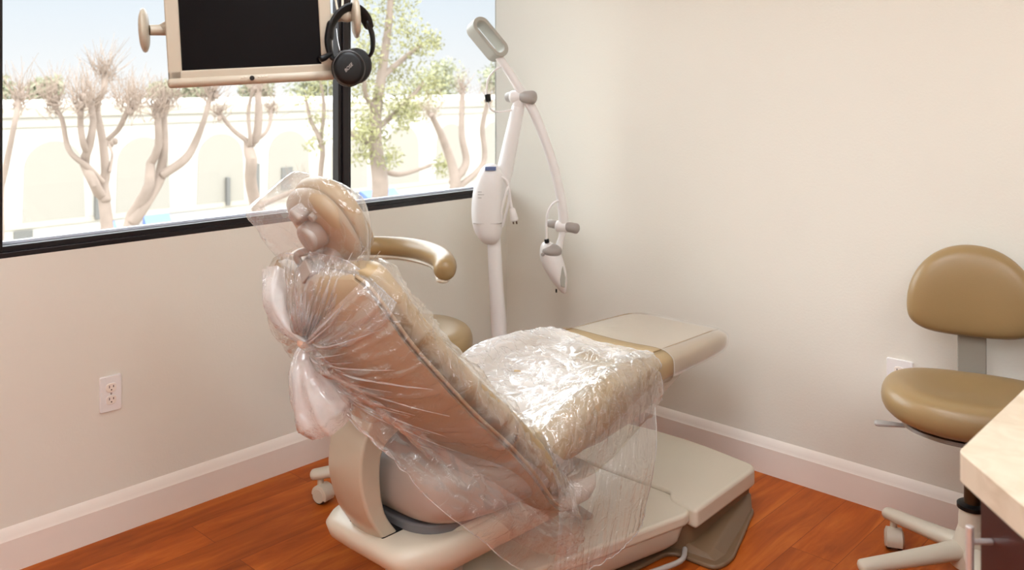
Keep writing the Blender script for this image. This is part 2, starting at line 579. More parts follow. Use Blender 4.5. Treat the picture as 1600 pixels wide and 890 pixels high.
def crease(p, f=6.0, oct=3, sharp=3.0):
    """narrow sharp ridges on otherwise flat film"""
    v = 0.0; a = 1.0
    q = p + 0.05 * Vector((noise.noise(p * 5.0), noise.noise(p * 5.0 + Vector((9, 2, 4))), noise.noise(p * 5.0 + Vector((1, 7, 3)))))
    for _ in range(oct):
        n_ = max(0.0, 1.0 - sharp * abs(noise.noise(q * f)))
        v += a * n_ * n_
        a *= 0.55; f *= 1.9; q = q + Vector((3.1, 1.7, 5.3))
    return v

def sheet(name, curves, nu, nv, m, parent, disp=None, label=None, glare=None):
    """film through guide curves.  disp(u, v, p, n) gives the displacement along the normal"""
    cs = [crom(c, nu) for c in curves]
    cols = [crom([c[i] for c in cs], nv) for i in range(nu)]       # cols[i][j]
    g = [[cols[i][j] for i in range(nu)] for j in range(nv)]
    if disp:
        h = []
        for j in range(nv):
            row = []
            for i in range(nu):
                a = g[j][min(i + 1, nu - 1)] - g[j][max(i - 1, 0)]
                b = g[min(j + 1, nv - 1)][i] - g[max(j - 1, 0)][i]
                nn = a.cross(b)
                nn = nn.normalized() if nn.length > 1e-9 else Vector((0, 0, 1))
                row.append(g[j][i] + nn * disp(i / (nu - 1), j / (nv - 1), g[j][i]))
            h.append(row)
        g = h
    bm = BM()
    grid_surface(bm, g)
    GRID[:] = [[q.copy() for q in r] for r in g]
    o = obj(name, bm, m, parent, angle=180, label=label)
    if glare:
        at = o.data.attributes.new('glare', 'FLOAT', 'POINT')
        for j in range(nv):
            for i in range(nu):
                at.data[j * nu + i].value = glare(i / (nu - 1), j / (nv - 1), g[j][i])
    return o

GRID = []

def film_edge(rows, parent, r=0.0013):
    """the rolled edge of a sheet"""
    b = BM()
    for pts in rows:
        tube(b, pts, r, seg=6)
    return obj('film_edge', b, M['film_gather'], parent)

# ------------------------------------------------------------------ room shell
XL, XR, YB, YW, ZC, TH = -5.2, 0.0, -5.0, 0.0, 2.70, 0.15
b = BM(); box(b, XL - TH, XR + TH, YB - TH, YW + TH, -0.12, 0.0); struct('floor', b, M['floor'], smooth=False)
b = BM(); box(b, XL - TH, XR + TH, YB - TH, YW + TH, ZC, ZC + 0.12); struct('ceiling', b, M['ceiling'], smooth=False)
b = BM(); box(b, XR, XR + TH, YB - TH, YW + 0.08, 0, ZC); struct('wall_right', b, M['wall'], smooth=False)
b = BM(); box(b, XL - TH, XL, YB - TH, YW + TH, 0, ZC); struct('wall_rear', b, M['wall'], smooth=False)
b = BM(); box(b, XL, XR, YB - TH, YB, 0, ZC); struct('wall_near', b, M['wall'], smooth=False)
WX0, WX1, WZ0, WZ1 = -2.25, 0.0, 0.934, 2.36
b = BM()
box(b, XL, XR, YW, YW + TH, 0, WZ0)
box(b, XL, XR, YW, YW + TH, WZ1, ZC)
box(b, XL, WX0, YW, YW + TH, WZ0, WZ1)
struct('wall_left', b, M['wall'], smooth=False)

def baseboard(name, axis, a0, a1):
    prof = [(0, 0), (0.020, 0), (0.020, 0.097), (0.0175, 0.1005), (0.015, 0.108), (0.009, 0.120), (0.0035, 0.128), (0.0, 0.131)]
    b = BM()
    if axis == 'x':
        loft(b, [[(a, YW - d, z) for d, z in prof] for a in (a0, a1)])
    else:
        loft(b, [[(XR - d, a, z) for d, z in prof] for a in (a0, a1)])
    return struct(name, b, M['trim'], angle=25)
baseboard('baseboard_left', 'x', XL, XR)
baseboard('baseboard_right', 'y', YB, YW - 0.016)

# window: dark frame, one mullion, two panes, bead along the sill painted with a sky sheen
b = BM()
box(b, WX0, WX1, 0.000, 0.045, WZ0, 0.951)
box(b, WX0, WX1, 0.010, 0.11, 0.945, 0.968)
box(b, WX0, -2.19, 0.0, 0.11, 0.951, WZ1)
box(b, WX0, WX1, 0.0, 0.11, 2.30, WZ1)
win = struct('window_1', b, M['frame'], bevel=0.002, bseg=2)
win['label'] = 'wide window in a dark bronze frame along the left wall'
b = BM()
box(b, -0.973, -0.912, 0.004, 0.046, 0.951, 2.30)
obj('mullion', b, M['frame'], win, bevel=0.003, bseg=2)
b = BM()
box(b, -0.958, -0.928, -0.006, 0.004, 0.951, 2.30)
obj('mullion_cover', b, M['frame'], win, bevel=0.003, bseg=2)
b = BM()
box(b, -2.19, -0.973, 0.046, 0.072, 0.962, 0.976)
box(b, -0.912, WX1, 0.046, 0.072, 0.962, 0.976)
obj('glazing_bead', b, M['bead'], win, bevel=0.001, bseg=2)
for xa, xb in ((-2.19, -0.973), (-0.912, 0.0)):
    b = BM(); box(b, xa, xb, 0.074, 0.079, 0.966, 2.30)
    obj('pane', b, M['glass'], win, smooth=False)

# ceiling light panels (the room's lamps, on the ceiling)
for lx, ly, where in ((-2.1, -1.9, 'over the treatment chair'), (-4.0, -2.2, 'over the window side'),
                      (-2.3, -4.0, 'over the cabinet'), (-4.1, -4.1, 'behind the viewer')):
    t = thing('ceiling_light', 'long box-shaped ceiling light with a white diffuser ' + where, 'ceiling light', (lx, ly, ZC), group='ceiling light panels')
    b = BM()
    for q in ((-0.32, 0.32, -0.62, -0.6), (-0.32, 0.32, 0.6, 0.62), (-0.32, -0.3, -0.6, 0.6), (0.3, 0.32, -0.6, 0.6)):
        box(b, *q, -0.02, 0.0)
    obj('frame', b, M['trim'], t, smooth=False)
    b = BM(); box(b, -0.298, 0.298, -0.598, 0.598, -0.115, -0.021)
    obj('diffuser', b, M['panel'], t, bevel=0.012)

# ------------------------------------------------------------------ dental chair
YC = -1.13
ch = thing('dental_chair', 'tan reclined dental chair with cream base, covered in clear plastic', 'dental chair', (-1.0, YC, 0), world=True)

# floor plate and toe body
b = BM()
bot = round_poly([(-0.31, -1.455), (-0.66, -1.565), (-0.745, -1.555), (-0.75, -1.40), (-1.55, -1.30), (-1.55, -0.96), (-0.75, -0.86), (-0.75, -0.71), (-0.66, -0.69), (-0.31, -0.81)], 0.04)
prism(b, bot, 0.0, 0.014)
obj('floor_plate', b, M['dark_plate'], ch, bevel=0.006)
b = BM()
bot2 = round_poly([(-0.315, -1.44), (-0.705, -1.445), (-0.735, -1.40), (-0.735, -0.86), (-0.705, -0.815), (-0.315, -0.82)], 0.02)
prism(b, bot2, 0.010, 0.098)
obj('toe_body', b, M['dark_plate'], ch, bevel=0.004, label='dark taupe skirt')
b = BM()
loft(b, [[(x, y, 0.012) for x, y in ((-0.325, -1.45), (-0.66, -1.545), (-0.715, -1.54), (-0.725, -1.43), (-0.325, -1.43))],
         [(x, y, z) for x, y, z in ((-0.325, -1.446, 0.06), (-0.66, -1.50, 0.022), (-0.70, -1.50, 0.022), (-0.71, -1.43, 0.035), (-0.325, -1.43, 0.07))]])
obj('toe_flange', b, M['dark_plate'], ch, bevel=0.003)
# toe cover
b = BM()
tp = round_poly([(-0.30, -1.46), (-0.725, -1.475), (-0.705, -1.37), (-0.66, -1.34), (-0.66, -0.92), (-0.705, -0.89), (-0.725, -0.785), (-0.30, -0.80), (-0.255, -1.13)], [0.045, 0.02, 0.02, 0.02, 0.02, 0.02, 0.02, 0.045, 0.3], 8)
loft(b, [[(x, y, 0.092) for x, y in tp], [(x, y, 0.152) for x, y in tp]])
obj('toe_cover', b, M['cream'], ch, bevel=0.012, bseg=4)
# base cover and its lower body
b = BM()
bp_ = round_poly([(-0.72, -1.46), (-0.66, -1.36), (-0.66, -0.90), (-0.72, -0.80), (-1.22, -0.915), (-1.60, -1.01), (-1.60, -1.25), (-1.22, -1.345)], [0.04, 0.06, 0.06, 0.04, 0.05, 0.1, 0.1, 0.05], 6)
loft(b, [[(x, y, 0.104) for x, y in bp_], [(x, y, 0.142) for x, y in bp_]])
obj('base_cover', b, M['cream'], ch, bevel=0.010, bseg=4)
b = BM()
c_ = Vector((-1.13, YC))
def shrink(poly, fx, fy):
    return [(c_.x + (x - c_.x) * fx, c_.y + (y - c_.y) * fy) for x, y in poly]
loft(b, [[(x, y, 0.035) for x, y in shrink(bp_, 0.90, 0.86)], [(x, y, 0.055) for x, y in shrink(bp_, 0.93, 0.93)], [(x, y, 0.104) for x, y in shrink(bp_, 0.97, 0.965)]])
obj('base_body', b, M['cream'], ch, bevel=0.004)
b = BM()
tube(b, [(-0.74, -1.445, 0.03), (-0.80, -1.47, 0.028), (-0.90, -1.45, 0.03), (-0.98, -1.42, 0.028)], 0.008, seg=10, n=16)
obj('hose', b, M['grey_plastic'], ch)
b = BM()
tube(b, [(-1.30, -1.36, 0.10), (-1.40, -1.345, 0.06), (-1.52, -1.34, 0.02)], 0.009, seg=10, n=14)
obj('hose', b, M['grey_plastic'], ch)
# lift column and links under the seat
b = BM(); box(b, -1.56, -1.44, YC - 0.07, YC + 0.07, 0.13, 0.25); obj('lift_column', b, M['shell_grey'], ch, bevel=0.012)
for s in (-1, 1):
    b = BM(); tube(b, [(-0.95, YC + 0.1 * s, 0.13), (-1.25, YC + 0.1 * s, 0.36)], 0.03, seg=12, flat=0.6)
    obj('lift_link', b, M['shell_grey'], ch)

# cream carriage the curved arm stands in
b = BM()
def carriage(z, grow, xr):
    return [(x, y, z) for x, y in round_poly([(-1.745 + xr, YC - 0.175 - grow + 0.02), (-1.62, YC - 0.195 - grow), (-1.02, YC - 0.21 - grow), (-1.02, YC + 0.21 + grow), (-1.62, YC + 0.195 + grow), (-1.745 + xr, YC + 0.175 + grow - 0.02)], [0.05, 0.06, 0.05, 0.05, 0.06, 0.05], 6)]
loft(b, [carriage(0.235, -0.05, 0.09), carriage(0.25, -0.02, 0.05), carriage(0.285, 0, 0.012), carriage(0.315, 0, 0.0), carriage(0.332, -0.006, 0.012), carriage(0.339, -0.02, 0.03)])
obj('seat_carriage', b, M['cream'], ch, angle=60)
# raised wedge of the carriage next to the arm slot
b = BM()
loft(b, [[(x, y, z) for x, y in round_poly([(-1.60, YC - 0.19), (-1.05, YC - 0.2), (-1.05, YC + 0.2), (-1.60, YC + 0.19)], 0.05, 5)] for z in (0.325,)]
     + [[(x, y, 0.346) for x, y in round_poly([(-1.575, YC - 0.175), (-1.07, YC - 0.18), (-1.07, YC + 0.18), (-1.575, YC + 0.175)], 0.05, 5)]])
obj('carriage_lid', b, M['cream'], ch, bevel=0.006)
b = BM(); box(b, -1.718, -1.642, YC - 0.0705, YC + 0.0705, 0.3, 0.341)
obj('arm_slot', b, M['black'], ch, bevel=0.006, label='black slot')

b = BM(); prism(b, round_poly([(-1.655, YC - 0.165), (-1.08, YC - 0.19), (-1.08, YC + 0.19), (-1.655, YC + 0.165)], 0.12, 10), 0.335, 0.362)
obj('gasket', b, M['gasket'], ch, bevel=0.006, label='dark grey gasket')

# curved back-support arm: outer (rear) profile and inner profile in x,z
outer = crom([(-1.742, 0, 0.655), (-1.765, 0, 0.625), (-1.788, 0, 0.565), (-1.792, 0, 0.49), (-1.765, 0, 0.40), (-1.715, 0, 0.325), (-1.70, 0, 0.312)], 26)
inner = crom([(-1.62, 0, 0.60), (-1.66, 0, 0.59), (-1.712, 0, 0.555), (-1.722, 0, 0.488), (-1.708, 0, 0.40), (-1.662, 0, 0.330), (-1.645, 0, 0.312)], 26)
b = BM()
rings = []
for o_, i_ in zip(outer, inner):
    hw = 0.066
    cr = 0.008
    d = (i_ - o_)
    e = d.normalized()
    rg = []
    for k in range(7):                    # gently crowned rear face
        s = -1 + 2 * k / 6
        rg.append(o_ + e * (0.010 * s * s) + Vector((0, YC + s * hw, 0)))
    rg += [i_ + Vector((0, YC + hw, 0)), i_ + Vector((0, YC - hw, 0))]
    rings.append(rg)
loft(b, rings)
obj('back_support_arm', b, M['cream_pearl'], ch, bevel=0.006, bseg=3, angle=35)
b = BM()
tube(b, [(-1.735, YC - 0.065, 0.652), (-1.735, YC + 0.065, 0.652)], 0.030, seg=16, flat=0.8)
obj('arm_pivot', b, M['shell'], ch)

# rounded seat shell behind and below the seat
b = BM()
rings = []
for x, zc, hz, hy in ((-1.685, 0.455, 0.03, 0.14), (-1.67, 0.452, 0.065, 0.19), (-1.63, 0.445, 0.088, 0.215), (-1.55, 0.437, 0.098, 0.235), (-1.40, 0.427, 0.092, 0.25), (-1.25, 0.412, 0.07, 0.255), (-1.12, 0.405, 0.045, 0.24)):
    rg = []
    for k in range(28):
        a = 2 * PI * k / 28
        ca, sa = math.cos(a), math.sin(a)
        rg.append((x, YC + hy * math.copysign(abs(ca) ** 0.6, ca), zc + hz * math.copysign(abs(sa) ** 0.7, sa)))
    rings.append(rg)
loft(b, rings)
obj('seat_shell', b, M['shell_grey'], ch, subsurf=1)

# backrest
BACK = [  # rim x, rim z, half width, rear bulge, cushion thickness
    (-1.215, 0.285, 0.225, 0.020, 0.045),
    (-1.245, 0.300, 0.250, 0.030, 0.075),
    (-1.310, 0.345, 0.262, 0.045, 0.088),
    (-1.395, 0.447, 0.268, 0.060, 0.088),
    (-1.490, 0.548, 0.268, 0.070, 0.086),
    (-1.600, 0.650, 0.265, 0.078, 0.085),
    (-1.695, 0.755, 0.252, 0.078, 0.083),
    (-1.775, 0.850, 0.235, 0.072, 0.082),
    (-1.832, 0.937, 0.215, 0.055, 0.078),
    (-1.862, 0.992, 0.185, 0.035, 0.075),
    (-1.872, 1.012, 0.150, 0.015, 0.05),
]
NB = 46
bk = [crom([(r[0], r[1], 0) for r in BACK], NB), crom([(r[2], r[3], r[4]) for r in BACK], NB)]
# resample widths on the same index spacing as the rim
def back_at(t):
    """rim point, tangent, rear normal, half width, bulge, thickness at t in 0..1"""
    k = t * (len(BACK) - 1)
    i = min(int(k), len(BACK) - 2)
    f = k - i
    def cr(j):
        return Vector(BACK[max(0, min(len(BACK) - 1, j))])
    p0, p1, p2, p3 = cr(i - 1), cr(i), cr(i + 1), cr(i + 2)
    v = 0.5 * ((2 * p1) + (p2 - p0) * f + (2 * p0 - 5 * p1 + 4 * p2 - p3) * f * f + (3 * p1 - p0 - 3 * p2 + p3) * f ** 3)
    return v
def back_frame(t):
    v = back_at(t)
    a = back_at(min(1, t + 0.02)); c = back_at(max(0, t - 0.02))
    tg = Vector((a[0] - c[0], 0, a[1] - c[1])).normalized()
    rear = Vector((-tg.z, 0, tg.x))
    if rear.x > 0: rear = -rear
    return Vector((v[0], YC, v[1])), tg, rear, v[2], v[3], v[4]
b = BM()
rings = []
for j in range(NB):
    p, tg, rear, w, bu, th = back_frame(j / (NB - 1))
    rg = []
    for k in range(25):
        s = -1 + 2 * k / 24
        rg.append(p + Vector((0, w * s, 0)) + rear * (bu * (1 - abs(s) ** 2.6)))
    for k in range(1, 24):
        s = 1 - 2 * k / 24
        rg.append(p + Vector((0, w * s * 0.98, 0)) - rear * 0.014)
    rings.append(rg)
loft(b, rings)
obj('back_shell', b, M['shell'], ch, angle=60)
b = BM()
rings = []
for j in range(NB):
    t = j / (NB - 1)
    p, tg, rear, w, bu, th = back_frame(t)
    w2 = w - 0.004
    rg = []
    n = 40
    for k in range(n):
        a = 2 * PI * k / n
        ca, sa = math.cos(a), math.sin(a)
        ex = math.copysign(abs(ca) ** 0.55, ca)
        ez = math.copysign(abs(sa) ** 0.75, sa)
        # bolsters: the middle of the front face is lower than its sides
        dip = 0.030 * max(0, ez) * (1 - min(1, abs(ex) / 0.72) ** 3)
        rg.append(p + Vector((0, w2 * ex, 0)) - rear * (0.020 + th * 0.5 * (1 + ez) - dip))
    rings.append(rg)
loft(b, rings)
obj('back_cushion', b, M['upholstery'], ch, angle=75)
# piping between shell and cushion
b = BM()
pts = []
for j in range(NB):
    p, tg, rear, w, bu, th = back_frame(j / (NB - 1))
    pts.append(p + Vector((0, -w - 0.002, 0)) - rear * 0.012)
tube(b, pts, 0.0042, seg=8)
pts = [Vector((p.x, 2 * YC - p.y, p.z)) for p in pts]
tube(b, pts, 0.0042, seg=8)
obj('back_trim', b, M['shell'], ch)

# seat and leg rest: centre z, ridge z, half width, underside z
SEAT = [
    (-1.290, 0.470, 0.480, 0.18, 0.405),
    (-1.265, 0.478, 0.515, 0.235, 0.395),
    (-1.210, 0.490, 0.560, 0.262, 0.395),
    (-1.100, 0.520, 0.602, 0.272, 0.420),
    (-0.980, 0.555, 0.617, 0.268, 0.455),
    (-0.880, 0.585, 0.622, 0.255, 0.478),
    (-0.780, 0.595, 0.610, 0.238, 0.495),
    (-0.680, 0.592, 0.604, 0.230, 0.502),
    (-0.520, 0.588, 0.600, 0.226, 0.502),
    (-0.360, 0.584, 0.596, 0.220, 0.505),
    (-0.285, 0.580, 0.588, 0.207, 0.512),
    (-0.245, 0.571, 0.575, 0.178, 0.525),
    (-0.230, 0.560, 0.560, 0.140, 0.538),
]
def seat_at(x):
    i = 0
    while i < len(SEAT) - 2 and x > SEAT[i + 1][0]:
        i += 1
    f = (x - SEAT[i][0]) / (SEAT[i + 1][0] - SEAT[i][0])
    cr = lambda j: Vector(SEAT[max(0, min(len(SEAT) - 1, j))])
    p1, p2 = cr(i), cr(i + 1)
    return p1.lerp(p2, f)
def seat_top(x, s):
    """height of the seat surface at x and lateral s in -1..1"""
    v = seat_at(x)
    zc, zr, w, zb = v[1], v[2], v[3], v[4]
    return zc + (zr - zc) * min(1, abs(s) / 0.78) ** 2.2
b = BM()
rings = []
for r in SEAT:
    x, zc, zr, w, zb = r
    zm = (zr + zb) / 2
    rg = []
    n = 44
    for k in range(n):
        a = 2 * PI * k / n
        ca, sa = math.cos(a), math.sin(a)
        ex = math.copysign(abs(ca) ** 0.5, ca)
        ez = math.copysign(abs(sa) ** 0.6, sa)
        z = zm + (zr - zm) * ez
        if ez > 0:
            z -= (zr - zc) * ez * (1 - min(1, abs(ex) / 0.8) ** 2.4)
        rg.append((x, YC + w * ex, z))
    rings.append(rg)
loft(b, rings)
obj('seat_cushion', b, M['upholstery'], ch, subsurf=1)
# stitched seams along the bolsters and across the pad
for sg in (-1, 1):
    b = BM()
    pts = []
    for i in range(40):
        x = -0.72 + 0.46 * i / 39
        v = seat_at(x)
        sf = 0.80
        pts.append((x, YC + sg * v[3] * sf, seat_top(x, sf) - 0.004))
    tube(b, pts, 0.0024, seg=6)
    obj('seam', b, M['stool_vinyl'], ch)
# shell under the leg rest
b = BM()
rings = []
for x, zb, hw in ((-1.15, 0.385, 0.20), (-1.0, 0.375, 0.215), (-0.85, 0.385, 0.215), (-0.72, 0.41, 0.21), (-0.62, 0.445, 0.20), (-0.54, 0.48, 0.19), (-0.50, 0.502, 0.17)):
    zt = seat_at(x)[4] + 0.012
    rg = []
    for k in range(25):
        a = PI + PI * k / 24
        ca, sa = math.cos(a), math.sin(a)
        rg.append((x, YC + hw * math.copysign(abs(ca) ** 0.5, ca), zt + (zt - zb) * math.copysign(abs(sa) ** 0.7, sa)))
    rings.append(rg)
loft(b, rings)
obj('leg_rest_shell', b, M['cream_pearl'], ch, angle=60)

# headrest, tilted back like the backrest
HC = Vector((-1.845, YC, 1.112))
ht = Vector((-0.56, 0, 0.83)).normalized()      # up along the pad
hn = Vector((0.83, 0, 0.56)).normalized()       # towards the sitter
hl = Vector((0, -1, 0))
def hpt(a, bb, c):
    return HC + hl * a + ht * bb + hn * c
def pad(bm, w, h, prof, pw=0.8, n=44):
    rings = []
    for c, f in prof:
        rg = []
        for k in range(n):
            q = 2 * PI * k / n
            ca, sa = math.cos(q), math.sin(q)
            aa = w * f * math.copysign(abs(ca) ** pw, ca)
            hb = h * f * math.copysign(abs(sa) ** pw, sa)
            rg.append(hpt(aa, hb, c - 0.6 * (aa * aa)))
        rings.append(rg)
    loft(bm, rings)
b = BM(); pad(b, 0.105, 0.105, [(-0.022, 0.55), (-0.018, 0.8), (-0.008, 0.95), (0.004, 1.0), (0.014, 1.0), (0.020, 0.97)])
obj('headrest_shell', b, M['headrest'], ch, angle=60)
b = BM(); pad(b, 0.108, 0.109, [(0.022, 0.93), (0.030, 1.0), (0.045, 1.02), (0.058, 0.98), (0.066, 0.88), (0.071, 0.7), (0.073, 0.4)])
obj('headrest_cushion', b, M['upholstery'], ch, angle=60)
b = BM(); pad(b, 0.098, 0.098, [(0.014, 1.0), (0.028, 1.0)])
obj('headrest_gap', b, M['wheel'], ch)
# mechanism behind the pad: knob, block, screw, joint, bracket
b = BM()
tube(b, [hpt(0.012, 0.004, -0.015), hpt(0.008, 0.010, -0.062)], [0.037, 0.035], seg=32, roundcap=False)
obj('headrest_knob', b, M['shell_grey'], ch, bevel=0.009, bseg=4)
b = BM()
tube(b, [hpt(0.000, 0.064, -0.012), hpt(0.000, 0.070, -0.055)], 0.026, seg=4, roundcap=False)
obj('release_block', b, M['shell_grey'], ch, bevel=0.009, bseg=4)
b = BM()
tube(b, [hpt(0.036, 0.056, -0.018), hpt(0.036, 0.056, -0.034)], 0.011, seg=6, roundcap=False)
obj('hub_screw', b, M['shell_grey'], ch, bevel=0.002)
b = BM()
tube(b, [hpt(0.035, -0.066, -0.028), hpt(-0.035, -0.066, -0.028)], 0.021, seg=18, roundcap=True)
obj('tilt_joint', b, M['shell_grey'], ch)
b = BM()
pA = hpt(-0.01, -0.06, -0.045)
tube(b, [pA, (-1.873, YC + 0.01, 1.03), (-1.862, YC, 0.985), (-1.81, YC, 0.93)], [0.026, 0.024, 0.022, 0.022], seg=12, n=16, flat=0.45)
obj('headrest_bracket', b, M['shell_grey'], ch)
b = BM()
tube(b, [hpt(-0.02, -0.03, -0.06), (-1.895, YC + 0.035, 1.045), (-1.878, YC + 0.03, 1.008)], [0.010, 0.009, 0.008], seg=10, n=10)
obj('release_lever', b, M['shell_grey'], ch)
b = BM()
tube(b, [(-1.90, YC, 1.012), (-1.845, YC, 1.005)], 0.03, seg=4, roundcap=False)
obj('bracket_plate', b, M['shell_grey'], ch, bevel=0.003)

# ------------------------------------------------------------------ clear plastic over the chair
K = Vector((-1.878, -1.115, 0.835))                     # the knot behind the back
pc = thing('plastic_chair_cover', 'crinkled clear plastic sleeve over the dental chair, knotted behind its back', 'plastic cover', (-1.2, YC, 0.3), world=True)

def rim_pt(t, off_rear, off_side, side=-1):
    p, tg, rear, w, bu, th = back_frame(t)
    return p + rear * off_rear + Vector((0, side * (w + off_side), 0))

def front_pt(t, s, lift):
    p, tg, rear, w, bu, th = back_frame(t)
    return p + Vector((0, (w) * s, 0)) - rear * (0.02 + th + lift)

# (1) rear sheet: fans out from the knot, across the shell to the near rim, round the bolster to the front
NT = 9
ts = [0.95 - 0.95 * i / (NT - 1) for i in range(NT)]
c_knot, c_a, c_b, c_rim, c_side, c_ridge, c_front = [], [], [], [], [], [], []
for i, t in enumerate(ts):
    f = i / (NT - 1)
    rim = rim_pt(t, 0.012, 0.012)
    if i >= NT - 2:
        rim += Vector((0.02, -0.01, -0.05 * (i - NT + 3)))
    ang = math.radians(75 - 175 * f)
    k0 = K + Vector((0.004, -0.012 * math.cos(ang), 0.012 * math.sin(ang)))
    c_knot.append(k0)
    p, tg, rear, w, bu, th = back_frame(t)
    mid = K.lerp(rim, 0.36)
    midb = K.lerp(rim, 0.70)
    # keep the film outside the bulged shell
    out = rear * (0.012 + 0.040 * (1 - abs(f - 0.35)))
    c_a.append(mid + out)
    c_b.append(midb + rear * (0.035 + 0.045 * f))
    c_rim.append(rim)
    c_side.append(rim_pt(t, -0.050, 0.008))
    c_ridge.append(front_pt(t, -0.76, 0.005))
    c_front.append(front_pt(t, -0.40, 0.002))
def d_fan(u, v, p):
    env = max(0.0, min(1.0, v / 0.06)) * max(0.12, 1.0 - v * 1.25)
    pl = (0.020 * crease(Vector((u * 4.2 + 0.1 * v, v * 0.22, 3.1)), 6.0, 3, 2.6) + 0.010 * ridge(Vector((u * 11.0, v * 1.0, 3.1)), 2)) * env * (1.15 - 0.75 * u)
    cr = 0.003 * crease(p, 9, 2)
    if v > 0.55:
        cr += min(1.0, (v - 0.55) / 0.12) * (0.0125 * crease(p + Vector((4, 1, 7)), 8.5, 3, 2.8) - 0.003)
    return pl + cr
sheet('back_sleeve', [c_knot, c_a, c_b, c_rim, c_side, c_ridge, c_front], 150, 110, M['film'], pc, d_fan)

# (2) far side of the sleeve: over the upper edge and round the far rim to the front
rows = []
cf = [[], [], [], []]
for i in range(7):
    t = 0.97 - 0.72 * i / 6
    p, tg, rear, w, bu, th = back_frame(t)
    cf[0].append(K + Vector((0, 0.01, 0.012 - 0.02 * i / 6)))
    cf[1].append(K.lerp(rim_pt(t, 0.02, 0.015, 1), 0.5) + rear * 0.05)
    cf[2].append(rim_pt(t, 0.012, 0.014, 1))
    cf[3].append(rim_pt(t, -0.07, 0.016, 1))
def d_far(u, v, p):
    return ridge(Vector((u * 9.0, v * 1.4, 8.3)), 2) * 0.020 * (1 - v * 0.8) + 0.004 * ridge(p * 24, 3)
sheet('far_sleeve', cf, 60, 50, M['film'], pc, d_far)

# (3) hood over the headrest, drawn out to a point behind, closing to the neck
def hood_ring(zc_list):
    return zc_list
def ring_pts(c, w, d0, d1, tilt, yoff=0.0):
    """closed loop about c: half width w (y), forward reach d0 (+x), rearward reach d1 (-x)"""
    out = []
    for k in range(17):
        a = 2 * PI * k / 16
        ca, sa = math.cos(a), math.sin(a)
        x = d0 * ca if ca > 0 else d1 * ca
        y = w * math.copysign(abs(sa) ** 0.75, sa)
        if ca < 0:
            y = y * (1 - 0.72 * (-ca) ** 1.3) + yoff * (-ca)
        out.append(Vector((c[0] + x, c[1] + y, c[2] + tilt * x)))
    return out
hood = [
    ring_pts((-1.865, YC, 1.232), 0.030, 0.02, 0.03, -0.3),
    ring_pts((-1.860, YC, 1.226), 0.080, 0.045, 0.055, -0.35, 0.02),
    ring_pts((-1.850, YC, 1.195), 0.118, 0.075, 0.095, -0.12, 0.06),
    ring_pts((-1.845, YC, 1.150), 0.132, 0.085, 0.145, 0.0, 0.10),
    ring_pts((-1.840, YC, 1.100), 0.138, 0.085, 0.118, 0.02, 0.10),
    ring_pts((-1.838, YC, 1.050), 0.142, 0.075, 0.085, 0.03, 0.10),
    ring_pts((-1.838, YC, 1.005), 0.150, 0.062, 0.055, 0.0, 0.10),
    ring_pts((-1.830, YC, 0.955), 0.190, 0.065, 0.060, -0.1, 0.09),
]
def d_hood(u, v, p):
    return 0.005 * crease(Vector((u * 2.2, v * 0.35, 1.7)), 6.0, 2) * min(1, v * 2) + 0.003 * noise.noise(p * 14)
sheet('headrest_hood', hood, 140, 90, M['film_hood'], pc, d_hood)
# (4) gathered swag from the far shoulder down to the knot, and the flared tail under it
b = BM()
def swag(pts, rads, seed, seg=30, n=44):
    P = crom(pts, n)
    rr = crom([(r, 0, 0) for r in rads], n)
    rows = []
    for i, p in enumerate(P):
        t = (P[min(i + 1, n - 1)] - P[max(i - 1, 0)]).normalized()
        a = Vector((0, 1, 0)); a = (a - t * a.dot(t)).normalized(); c = t.cross(a)
        rg = []
        for k in range(seg):
            q = 2 * PI * k / seg
            r = rr[i].x * (1 + 0.5 * ridge(Vector((math.cos(q) * 2.4 + seed, math.sin(q) * 2.4, i / n * 0.7)), 2) + 0.06 * noise.noise(p * 25 + Vector((q, 0, 0))))
            rg.append(p + a * math.cos(q) * r + c * math.sin(q) * r)
        rows.append(rg)
    loft(b, rows, cap=False)
swag([(-1.880, -1.00, 0.985), (-1.905, -1.02, 0.935), (-1.900, -1.045, 0.885), (-1.885, -1.09, 0.848), K], [0.045, 0.042, 0.036, 0.026, 0.010], 1.0)
obj('gathered_swag', b, M['film_gather'], pc, angle=180)
b = BM()
swag([K, (-1.885, -1.115, 0.800), (-1.885, -1.13, 0.755), (-1.86, -1.14, 0.70), (-1.83, -1.15, 0.645)], [0.012, 0.045, 0.070, 0.068, 0.055], 5.0)
obj('knot_tail', b, M['film_gather'], pc, angle=180)
b = BM(); tube(b, [K + Vector((-0.01, 0.016, 0.004)), K + Vector((-0.016, 0, 0)), K + Vector((-0.006, -0.016, -0.002))], 0.008, seg=10, n=8)
obj('knot', b, M['amber'], pc)
# gathered pleats: narrow folds of film running from the knot to the rim and up to the hood
b = BM()
prnd = random.Random(11)
def pleat(end, out, r):
    e = Vector(end)
    m1 = K.lerp(e, 0.35) + Vector(out) * 1.0
    m2 = K.lerp(e, 0.72) + Vector(out) * 0.6
    tube(b, [K + Vector((0, prnd.uniform(-0.008, 0.008), prnd.uniform(-0.006, 0.012))), m1, m2, e], [0.002, r, r * 0.75, 0.0008], seg=8, n=22, flat=0.4)
for i in range(15):
    t = 0.93 - 0.62 * i / 14 + prnd.uniform(-0.02, 0.02)
    p, tg, rear, w, bu, th = back_frame(t)
    e = rim_pt(t, 0.012, 0.008)
    fr = prnd.uniform(0.55, 1.0)
    e = K.lerp(e, fr) + rear * (0.03 * (1 - fr) * 2 + 0.012)
    pleat(e, rear * (0.022 + 0.03 * i / 14), prnd.uniform(0.002, 0.0055))
